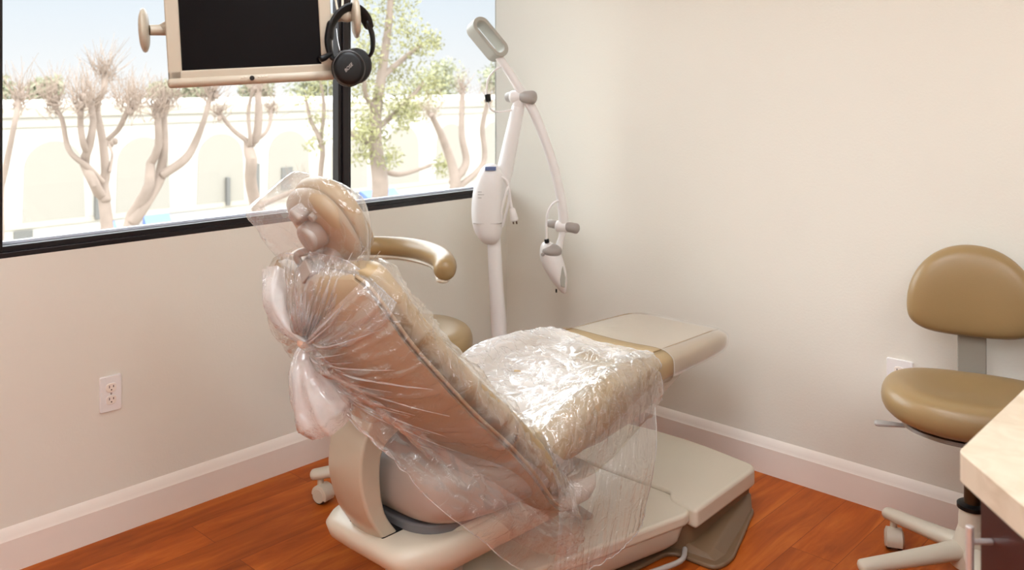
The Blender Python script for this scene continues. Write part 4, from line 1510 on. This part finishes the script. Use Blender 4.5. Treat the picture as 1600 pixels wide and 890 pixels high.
# pod-shaped power housing
b = BM()
rows = []
for cx, cy, hw, hd_ in ((767, 255, 4, 0.02), (768, 258, 12, 0.045), (767, 270, 20, 0.06), (764, 290, 23.5, 0.07), (762, 315, 25, 0.072), (761.8, 340, 25, 0.07), (763, 358, 22.5, 0.066), (765, 370, 18, 0.055), (766.5, 378, 11.5, 0.036), (767, 381, 5, 0.016)):
    c = Lp(cx, cy)
    rg = []
    for k in range(28):
        a = 2 * PI * k / 28
        ca, sa = math.cos(a), math.sin(a)
        rg.append((c.x + hw * PXL * math.copysign(abs(ca) ** 0.75, ca), c.y - 0.01 + hd_ * math.copysign(abs(sa) ** 0.75, sa), c.z))
    rows.append(rg)
loft(b, rows)
hous = obj('power_housing', b, M['white_plastic'], lm, subsurf=1)
b = BM(); box(b, Lp(759, 0).x, Lp(776, 0).x, -0.0745, -0.06, Lp(0, 264).z, Lp(0, 258).z)
xform(b, Matrix.Translation((0, 0.004, 0)))
obj('label', b, M['blue_label'], hous, bevel=0.001)
b = BM()
for yy in (296, 300, 305):
    box(b, Lp(748, 0).x, Lp(758 - (yy % 3) * 2, 0).x, -0.0800, -0.076, Lp(0, yy + 0.6).z, Lp(0, yy).z)
obj('print', b, M['grey_plastic'], hous, smooth=False)
b = BM(); box(b, Lp(741, 0).x, Lp(785, 0).x, -0.0775, -0.05, Lp(0, 345.2).z, Lp(0, 344.9).z)
obj('panel_line', b, M['grey_plastic'], hous, smooth=False)
# mast from the housing to the joint
b = BM()
tube(b, [Lp(781, 300, 0.01), Lp(790, 262, 0.01), Lp(800, 215, 0.01), Lp(810, 168, 0.01)], [0.036, 0.034, 0.031, 0.027], seg=18, n=18)
obj('mast', b, M['white_plastic'], lm)
b = BM()
tube(b, [Lp(801, 151, 0.01), Lp(822, 151, 0.0)], 0.026, seg=18)
tube(b, [Lp(810, 168, 0.01), Lp(813, 152, 0.005)], [0.026, 0.022], seg=14)
obj('joint', b, M['white_plastic'], lm)
b = BM(); tube(b, [Lp(816, 151, 0.0), Lp(832, 152, -0.03)], [0.024, 0.029], seg=22); obj('joint_knob', b, M['grey_plastic'], lm)
b = BM(); tube(b, [Lp(803, 151, 0.012), Lp(795, 152, 0.03)], [0.022, 0.022], seg=20); obj('joint_knob', b, M['grey_plastic'], lm)
# boom
b = BM()
tube(b, [Lp(779, 88, -0.004), Lp(797, 114, 0), Lp(815, 143, 0), Lp(830, 166, 0), Lp(843, 195, 0), Lp(856, 230, 0), Lp(867, 265, 0), Lp(875, 300, 0), Lp(880, 330, 0), Lp(881, 352, 0)],
     [0.017, 0.018, 0.020, 0.021, 0.0205, 0.020, 0.020, 0.020, 0.021, 0.022], seg=16, n=48)
obj('boom', b, M['white_plastic'], lm)
# slotted grip ring at the upper end
b = BM()
ca_ = Lp(752, 50); cb_ = Lp(772, 73)
axis = (cb_ - ca_).normalized()
perp = Vector((axis.z, 0, -axis.x))
face = Vector((0.42, -0.80, 0.30)).normalized()        # the ring's opening faces the room, turned a little
axis = (axis - face * axis.dot(face)).normalized()
perp = face.cross(axis).normalized()
ctr = (ca_ + cb_) / 2
def slot_loop(r, L, n=14):
    out = []
    for k in range(n + 1):
        a = -PI / 2 + PI * k / n
        out.append((L / 2 + r * math.cos(a), r * math.sin(a)))
    for k in range(n + 1):
        a = PI / 2 + PI * k / n
        out.append((-L / 2 + r * math.cos(a), r * math.sin(a)))
    return out
lo, li = slot_loop(0.040, 0.118), slot_loop(0.024, 0.112)
rows = []
for loop, d in ((lo, -0.036), (lo, 0.036), (li, 0.036), (li, -0.036), (lo, -0.036)):
    rows.append([ctr + axis * a + perp * bb + face * d for a, bb in loop])
loft(b, rows, cap=False)
bmesh.ops.remove_doubles(b, verts=b.verts, dist=1e-5)
obj('grip_ring', b, M['lamp_grey'], lm, bevel=0.003, label='grey slotted grip ring')
# lower joint and lamp head
b = BM(); tube(b, [Lp(872, 353, 0), Lp(890, 354, -0.005)], 0.024, seg=18); obj('joint', b, M['white_plastic'], lm)
b = BM(); tube(b, [Lp(884, 353, -0.005), Lp(900, 355, -0.03)], [0.020, 0.022], seg=20); obj('joint_knob', b, M['grey_plastic'], lm)
b = BM(); tube(b, [Lp(870, 351, 0.005), Lp(860, 350, 0.025)], [0.018, 0.018], seg=20); obj('joint_knob', b, M['grey_plastic'], lm)
b = BM(); tube(b, [Lp(881, 356, 0), Lp(877, 372, 0.0), Lp(872, 392, 0.0)], [0.016, 0.012, 0.018], seg=12, n=10); obj('head_bracket', b, M['white_plastic'], lm)
b = BM()
rows = []
for cx, cy, hw, hd_ in ((860, 378, 5, 0.02), (860, 382, 12, 0.04), (861, 390, 16.5, 0.05), (862, 400, 19, 0.056), (865, 414, 20.5, 0.056), (869, 428, 18, 0.05), (874, 442, 12.5, 0.038), (879, 454, 6, 0.02), (881, 458, 2.5, 0.01)):
    c = Lp(cx, cy)
    rows.append([(c.x + hw * PXL * math.cos(2 * PI * k / 26), c.y + hd_ * math.sin(2 * PI * k / 26), c.z - 0.35 * hw * PXL * math.cos(2 * PI * k / 26)) for k in range(26)])
loft(b, rows)
head = obj('lamp_head', b, M['white_plastic'], lm, subsurf=1)
b = BM(); ellipsoid(b, Lp(862, 391, -0.012), (0.044, 0.046, 0.030)); obj('head_dome', b, M['grey_plastic'], head)
b = BM(); cyl(b, Lp(855, 378, -0.02), Lp(854, 372, -0.02), 0.010, seg=14); obj('cable_socket', b, M['black'], head, bevel=0.002)
b = BM(); ellipsoid(b, Lp(848, 394, -0.046), (0.008, 0.004, 0.008)); obj('button', b, M['grey_plastic'], head)
b = BM(); box(b, Lp(868, 0).x, Lp(870.5, 0).x, -0.024, -0.012, Lp(0, 455).z, Lp(0, 450).z); obj('tip_mark', b, M['black'], head, smooth=False)
b = BM()
rows = [[Lp(x, y, d) for x, y in ((879, 412), (883, 430), (882, 446), (876, 444), (874, 428))] for d in (-0.046, -0.02)]
loft(b, rows); obj('light_window', b, M['lamp_grey'], head, bevel=0.003)
# cords
b = BM(); tube(b, [Lp(790, 102, 0), Lp(776, 108, -0.01), Lp(764, 122, -0.01), Lp(761, 140, -0.01), Lp(762, 152, -0.01)], 0.0042, seg=8, n=24); obj('cord', b, M['white_plastic'], lm)
b = BM(); tube(b, [Lp(764, 160, -0.01), Lp(767, 170, -0.01), Lp(778, 175, 0), Lp(800, 172, 0)], 0.0042, seg=8, n=20); obj('cord', b, M['white_plastic'], lm)
b = BM(); cyl(b, Lp(762, 147, -0.01), Lp(763.5, 159, -0.01), 0.0125, seg=16); obj('connector', b, M['black'], lm, bevel=0.003)
b = BM(); tube(b, [Lp(875, 312, -0.01), Lp(865, 316, -0.02), Lp(857, 328, -0.02), Lp(854, 345, -0.02), Lp(854, 373, -0.02)], 0.0048, seg=8, n=24); obj('cord', b, M['white_plastic'], lm)
b = BM()
tube(b, [Lp(784, 274, -0.04), Lp(793, 282, -0.045), Lp(796, 305, -0.045), Lp(790, 335, -0.04), Lp(785, 352, -0.03), Lp(784, 330, -0.05), Lp(791, 300, -0.055), Lp(795, 290, -0.05), Lp(798, 312, -0.045), Lp(801, 328, -0.045)], 0.0055, seg=8, n=60)
obj('power_cord', b, M['white_plastic'], lm)
b = BM(); tube(b, [Lp(801, 325, -0.045), Lp(804, 340, -0.045)], [0.012, 0.017], seg=12); 
plug = obj('power_plug', b, M['white_plastic'], lm)
b = BM()
for dx in (-2.2, 2.8):
    cyl(b, Lp(804 + dx, 340, -0.05), Lp(805 + dx, 347, -0.05), 0.0028, seg=8)
obj('prong', b, M['piston'], plug)

# ------------------------------------------------------------------ outside, seen from an upper floor
GZ = -4.5
b = BM(); box(b, -60, 120, 0.6, 140, GZ - 0.2, GZ); o = struct('ground', b, M['asphalt'], smooth=False)
FY = 22.0
bl = thing('white_building', 'long white building with blind arches across the street', 'building', (12, FY, GZ), world=True)
b = BM(); box(b, -30, 60, FY, FY + 14, GZ, 0.87); obj('wall', b, M['facade'], bl, smooth=False)
b = BM()
for z0, z1, d in ((0.62, 0.87, 0.10), (0.36, 0.42, 0.06), (-2.25, -2.1, 0.05)):
    box(b, -30, 60, FY - d, FY, z0, z1)
obj('cornice', b, M['facade_line'], bl, smooth=False)
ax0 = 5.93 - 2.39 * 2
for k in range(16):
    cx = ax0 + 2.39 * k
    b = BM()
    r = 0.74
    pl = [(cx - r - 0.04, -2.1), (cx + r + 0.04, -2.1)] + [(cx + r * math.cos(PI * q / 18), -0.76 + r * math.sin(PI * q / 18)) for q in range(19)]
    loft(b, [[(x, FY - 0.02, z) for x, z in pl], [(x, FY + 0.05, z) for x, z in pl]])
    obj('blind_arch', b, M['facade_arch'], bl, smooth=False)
for x, z, w, h in ((13.0, -1.55, 0.20, 0.36), (5.16, -2.62, 0.22, 0.32), (16.9, -1.5, 0.2, 0.4), (11.9, -1.5, 0.10, 0.5)):
    b = BM(); box(b, x - w, x + w, FY - 0.06, FY + 0.02, z - h, z + h); obj('window', b, M['grey_pane'], bl, smooth=False)
for x0, x1, z0, z1 in ((8.3, 9.05, -2.95, -2.22), (9.05, 9.95, -2.95, -2.5), (7.25, 7.5, -2.9, -2.3), (15.9, 16.4, -2.5, -2.2), (16.7, 17.4, -2.6, -2.2)):
    b = BM()
    rows = [[(x, FY - 0.02, z1), (x, FY - 0.5, z0 + 0.12), (x, FY - 0.5, z0), (x, FY - 0.02, z0)] for x in (x0, x1)]
    loft(b, rows); obj('awning', b, M['awning'], bl, smooth=False, label='blue awning')
for x in (7.0, 10.9):
    b = BM(); box(b, x - 0.06, x + 0.06, FY - 0.14, FY, -2.2, -1.35); obj('wall_lantern', b, M['grey_pane'], bl, bevel=0.02)

rnd = random.Random(7)
TREES = {
 'A': (9.0, [
  [(1.85, -4.5, 0.12), (1.85, -2.2, 0.10), (1.85, -0.8, 0.084), (1.86, -0.06, 0.076), (1.79, 0.01, 0.067), (1.66, 0.21, 0.067), (1.62, 0.44, 0.058), (1.62, 0.63, 0.058), (1.68, 0.97, 0.042), (1.69, 1.25, 0.042)],
  [(1.81, 0.18, 0.042), (1.63, 0.38, 0.042), (1.45, 0.56, 0.033), (1.40, 0.73, 0.033), (1.32, 1.03, 0.028), (1.24, 1.22, 0.024)],
  [(1.62, 0.59, 0.05), (1.53, 0.72, 0.041), (1.50, 0.97, 0.037), (1.46, 1.22, 0.033)],
  [(1.86, -0.06, 0.067), (1.87, 0.13, 0.067), (1.90, 0.3, 0.059), (1.88, 0.71, 0.051), (1.86, 1.16, 0.042), (1.94, 1.39, 0.042), (2.0, 1.59, 0.042)],
  [(1.89, 0.74, 0.034), (1.97, 0.87, 0.034), (1.98, 1.07, 0.034), (2.02, 1.19, 0.026)],
  [(1.91, 0.31, 0.021), (2.02, 0.52, 0.017), (2.10, 0.65, 0.017)]]),
 'B': (9.5, [
  [(2.25, -4.5, 0.13), (2.30, -2.2, 0.11), (2.33, -0.93, 0.098), (2.44, -0.47, 0.099), (2.51, -0.28, 0.081), (2.63, 0.03, 0.073), (2.74, 0.34, 0.064), (2.79, 0.56, 0.055), (2.77, 1.11, 0.046)],
  [(2.44, -0.47, 0.09), (2.57, -0.29, 0.081), (2.83, 0.07, 0.083), (2.90, 0.24, 0.074), (2.92, 0.59, 0.055), (2.95, 1.15, 0.046)],
  [(2.87, 0.16, 0.064), (3.15, 0.36, 0.065), (3.32, 0.57, 0.057), (3.41, 0.97, 0.038), (3.50, 1.34, 0.038)]]),
 'C': (11.0, [
  [(5.6, -4.5, 0.14), (5.5, -2.4, 0.12), (5.47, -1.11, 0.113), (5.34, -0.71, 0.101), (5.19, -0.22, 0.1), (5.14, 0.17, 0.1), (5.18, 0.41, 0.089), (5.26, 0.53, 0.078), (5.31, 0.99, 0.067), (5.36, 1.43, 0.056)],
  [(5.16, 0.41, 0.056), (5.08, 0.5, 0.044), (4.86, 0.7, 0.038), (4.65, 1.0, 0.033)],
  [(5.14, 0.39, 0.045), (5.11, 0.53, 0.033), (5.08, 1.0, 0.033), (5.08, 1.41, 0.028)],
  [(5.23, 0.41, 0.045), (5.32, 0.46, 0.039), (5.55, 0.59, 0.034), (5.70, 0.78, 0.034), (5.82, 1.04, 0.034)],
  [(5.33, -0.67, 0.056), (5.60, -0.54, 0.045), (5.93, -0.38, 0.046)]]),
 'E': (10.8, [
  [(9.8, -4.5, 0.147), (9.8, -1.34, 0.121), (9.8, -0.66, 0.121), (9.84, -0.23, 0.095), (9.54, 0.35, 0.08), (9.12, 0.86, 0.052)],
  [(9.8, -0.6, 0.095), (10.2, -0.21, 0.082), (10.14, 0.41, 0.068), (10.23, 1.37, 0.055)],
  [(9.82, -0.8, 0.081), (10.62, -0.24, 0.055), (10.6, 0.52, 0.055), (10.62, 1.12, 0.041)]]),
 'F': (8.0, [
  [(0.197, -4.5, 0.064), (0.215, -1.7, 0.05), (0.252, -0.446, 0.042), (0.307, 0.259, 0.036), (0.344, 0.516, 0.036), (0.408, 1.047, 0.028), (0.508, 1.285, 0.029)]]),
 'D': (13.0, [
  [(9.56, -4.5, 0.22), (9.56, -1.68, 0.187), (9.56, -0.81, 0.187), (9.52, 0.49, 0.144), (9.74, 1.93, 0.102), (9.86, 3.39, 0.073), (9.93, 5.15, 0.044)],
  [(9.56, -0.41, 0.072), (10.12, -0.6, 0.059), (10.80, -0.55, 0.045), (11.28, -0.47, 0.046)],
  [(9.56, 0.48, 0.072), (10.21, 0.98, 0.059), (10.80, 1.5, 0.045)],
  [(9.69, 1.64, 0.072), (10.50, 2.09, 0.06), (11.10, 2.41, 0.046)],
  [(9.56, 0.77, 0.072), (9.11, 1.21, 0.057), (8.85, 1.63, 0.042)],
  [(9.54, 0.05, 0.072), (9.17, 0.28, 0.057), (8.89, 0.51, 0.042)]]),
 'G': (14.0, [
  [(8.8, -4.5, 0.08), (8.76, -0.97, 0.058), (8.71, 0.05, 0.058), (8.51, 0.63, 0.043), (8.34, 1.21, 0.029)],
  [(8.71, 0.05, 0.043), (8.82, 0.91, 0.044), (8.78, 1.64, 0.029)]]),
}
LAB = {
 'A': 'bare pale pollarded tree with many forking limbs, behind left pane',
 'B': 'bare pollarded tree with a wide V fork, below the monitor',
 'C': 'slim bare tree with a single trunk, just left of the headrest',
 'E': 'bare tree with three limbs, seen right of the mullion',
 'F': 'thin leaning bare tree at the far left edge of the window',
 'D': 'tall pale green pine tree outside the right pane',
 'G': 'slender sparse young tree just left of the mullion',
}
def leaf_tuft(bm, c, r, count, size, flat=1.0):
    for _ in range(count):
        d = Vector((rnd.gauss(0, 1), rnd.gauss(0, 1), rnd.gauss(0, 1) * flat)).normalized() * (r * rnd.random() ** 0.5)
        p = Vector(c) + d
        a = Vector((rnd.gauss(0, 1), rnd.gauss(0, 1), rnd.gauss(0, 1))).normalized() * size * rnd.uniform(0.5, 1.3)
        q = Vector((rnd.gauss(0, 1), rnd.gauss(0, 1), rnd.gauss(0, 1))).normalized()
        q = a.cross(q).normalized() * size * 0.35
        vs = [bm.verts.new(p - a), bm.verts.new(p + q), bm.verts.new(p + a), bm.verts.new(p - q)]
        bm.faces.new(vs)

def twigs(bm, tip0, count, ln, r):
    for _ in range(count):
        d = Vector((rnd.gauss(0, 0.5), rnd.gauss(0, 0.5), abs(rnd.gauss(0.8, 0.45)))).normalized()
        l = ln * rnd.uniform(0.25, 1.25)
        tip = Vector(tip0) + Vector((rnd.gauss(0, 0.06), rnd.gauss(0, 0.06), rnd.gauss(-0.03, 0.08)))
        m_ = Vector(tip) + d * l * 0.5 + Vector((rnd.gauss(0, 0.03), rnd.gauss(0, 0.03), 0))
        tube(bm, [tip, m_, Vector(tip) + d * l + Vector((0, 0, 0.04))], [r, r * 0.8, r * 0.4], seg=5, roundcap=False)

for key, (ty, br) in TREES.items():
    base = br[0][0]
    t = thing('pine_tree' if key == 'D' else 'bare_tree' if key != 'G' else 'young_tree', LAB[key], 'tree', (base[0], ty, GZ), group='trees outside the window', world=True)
    b = BM()
    tw = BM()
    for bi, path in enumerate(br):
        pts = []
        for i, (x, z, r) in enumerate(path):
            wob = 0.0 if i == 0 else 0.10 * math.sin(2.3 * i + bi * 1.7)
            dy = 0 if bi == 0 else 0.07 * bi * (1 if bi % 2 else -1) * i / len(path) * 2
            pts.append((x, ty + (wob if z > -1.5 else 0) * (0.5 if bi else 1) + dy, z))
        tube(b, pts, [p[2] for p in path], seg=10, n=len(path) * 4)
        tip = pts[-1]
        if key in 'ABCEF':
            # knuckled heads and the brush of shoots above them
            for q in range(4):
                ellipsoid(b, Vector(tip) + Vector((rnd.gauss(0, 0.03), rnd.gauss(0, 0.03), rnd.gauss(0, 0.05))), (0.042, 0.042, 0.055), seg=10, rings=6)
            if not (key == 'A' and bi == 5):
                twigs(tw, tip, 95 if key in 'AB' else 60, 0.42, 0.0048)
    obj('trunk', b, M['bark'], t)
    if key in 'ABCEF':
        if key == 'B':
            for x, z in ((2.3, 1.3), (2.55, 1.35), (3.1, 1.35)):
                twigs(tw, (x, ty + 0.1, z - 0.1), 40, 0.36, 0.0055)
        obj('twigs', tw, M['twig'], t)
    elif key == 'D':
        cl = [(9.9, 4.6, 0.5), (9.6, 3.9, 0.6), (10.2, 3.5, 0.55), (9.5, 3.0, 0.5), (10.1, 2.7, 0.6), (10.7, 2.4, 0.5), (11.15, 2.5, 0.3), (9.4, 2.2, 0.45), (9.9, 1.9, 0.5), (10.5, 1.7, 0.5), (10.9, 1.55, 0.5), (8.9, 1.7, 0.45),
              (9.2, 1.25, 0.45), (9.8, 1.1, 0.5), (10.2, 0.95, 0.4), (8.85, 0.6, 0.42), (9.3, 0.4, 0.42), (9.75, 0.3, 0.4), (9.95, 0.65, 0.35), (9.1, -0.05, 0.35), (9.6, -0.15, 0.32), (11.2, -0.45, 0.28), (10.9, 0.9, 0.35), (11.4, 1.2, 0.5)]
        for x, z, r in cl:
            leaf_tuft(tw, (x, ty + rnd.uniform(-0.4, 0.4), z), r, int(260 * r / 0.45), 0.06)
        obj('foliage', tw, M['needle'], t, smooth=False)
    else:
        for x, z, r in ((8.4, 1.2, 0.35), (8.75, 1.5, 0.35), (8.6, 0.7, 0.3), (8.8, 0.3, 0.3), (8.5, 0.1, 0.25)):
            leaf_tuft(tw, (x, ty, z), r, 70, 0.06)
        obj('foliage', tw, M['needle'], t, smooth=False)

# tree tops beyond the roof
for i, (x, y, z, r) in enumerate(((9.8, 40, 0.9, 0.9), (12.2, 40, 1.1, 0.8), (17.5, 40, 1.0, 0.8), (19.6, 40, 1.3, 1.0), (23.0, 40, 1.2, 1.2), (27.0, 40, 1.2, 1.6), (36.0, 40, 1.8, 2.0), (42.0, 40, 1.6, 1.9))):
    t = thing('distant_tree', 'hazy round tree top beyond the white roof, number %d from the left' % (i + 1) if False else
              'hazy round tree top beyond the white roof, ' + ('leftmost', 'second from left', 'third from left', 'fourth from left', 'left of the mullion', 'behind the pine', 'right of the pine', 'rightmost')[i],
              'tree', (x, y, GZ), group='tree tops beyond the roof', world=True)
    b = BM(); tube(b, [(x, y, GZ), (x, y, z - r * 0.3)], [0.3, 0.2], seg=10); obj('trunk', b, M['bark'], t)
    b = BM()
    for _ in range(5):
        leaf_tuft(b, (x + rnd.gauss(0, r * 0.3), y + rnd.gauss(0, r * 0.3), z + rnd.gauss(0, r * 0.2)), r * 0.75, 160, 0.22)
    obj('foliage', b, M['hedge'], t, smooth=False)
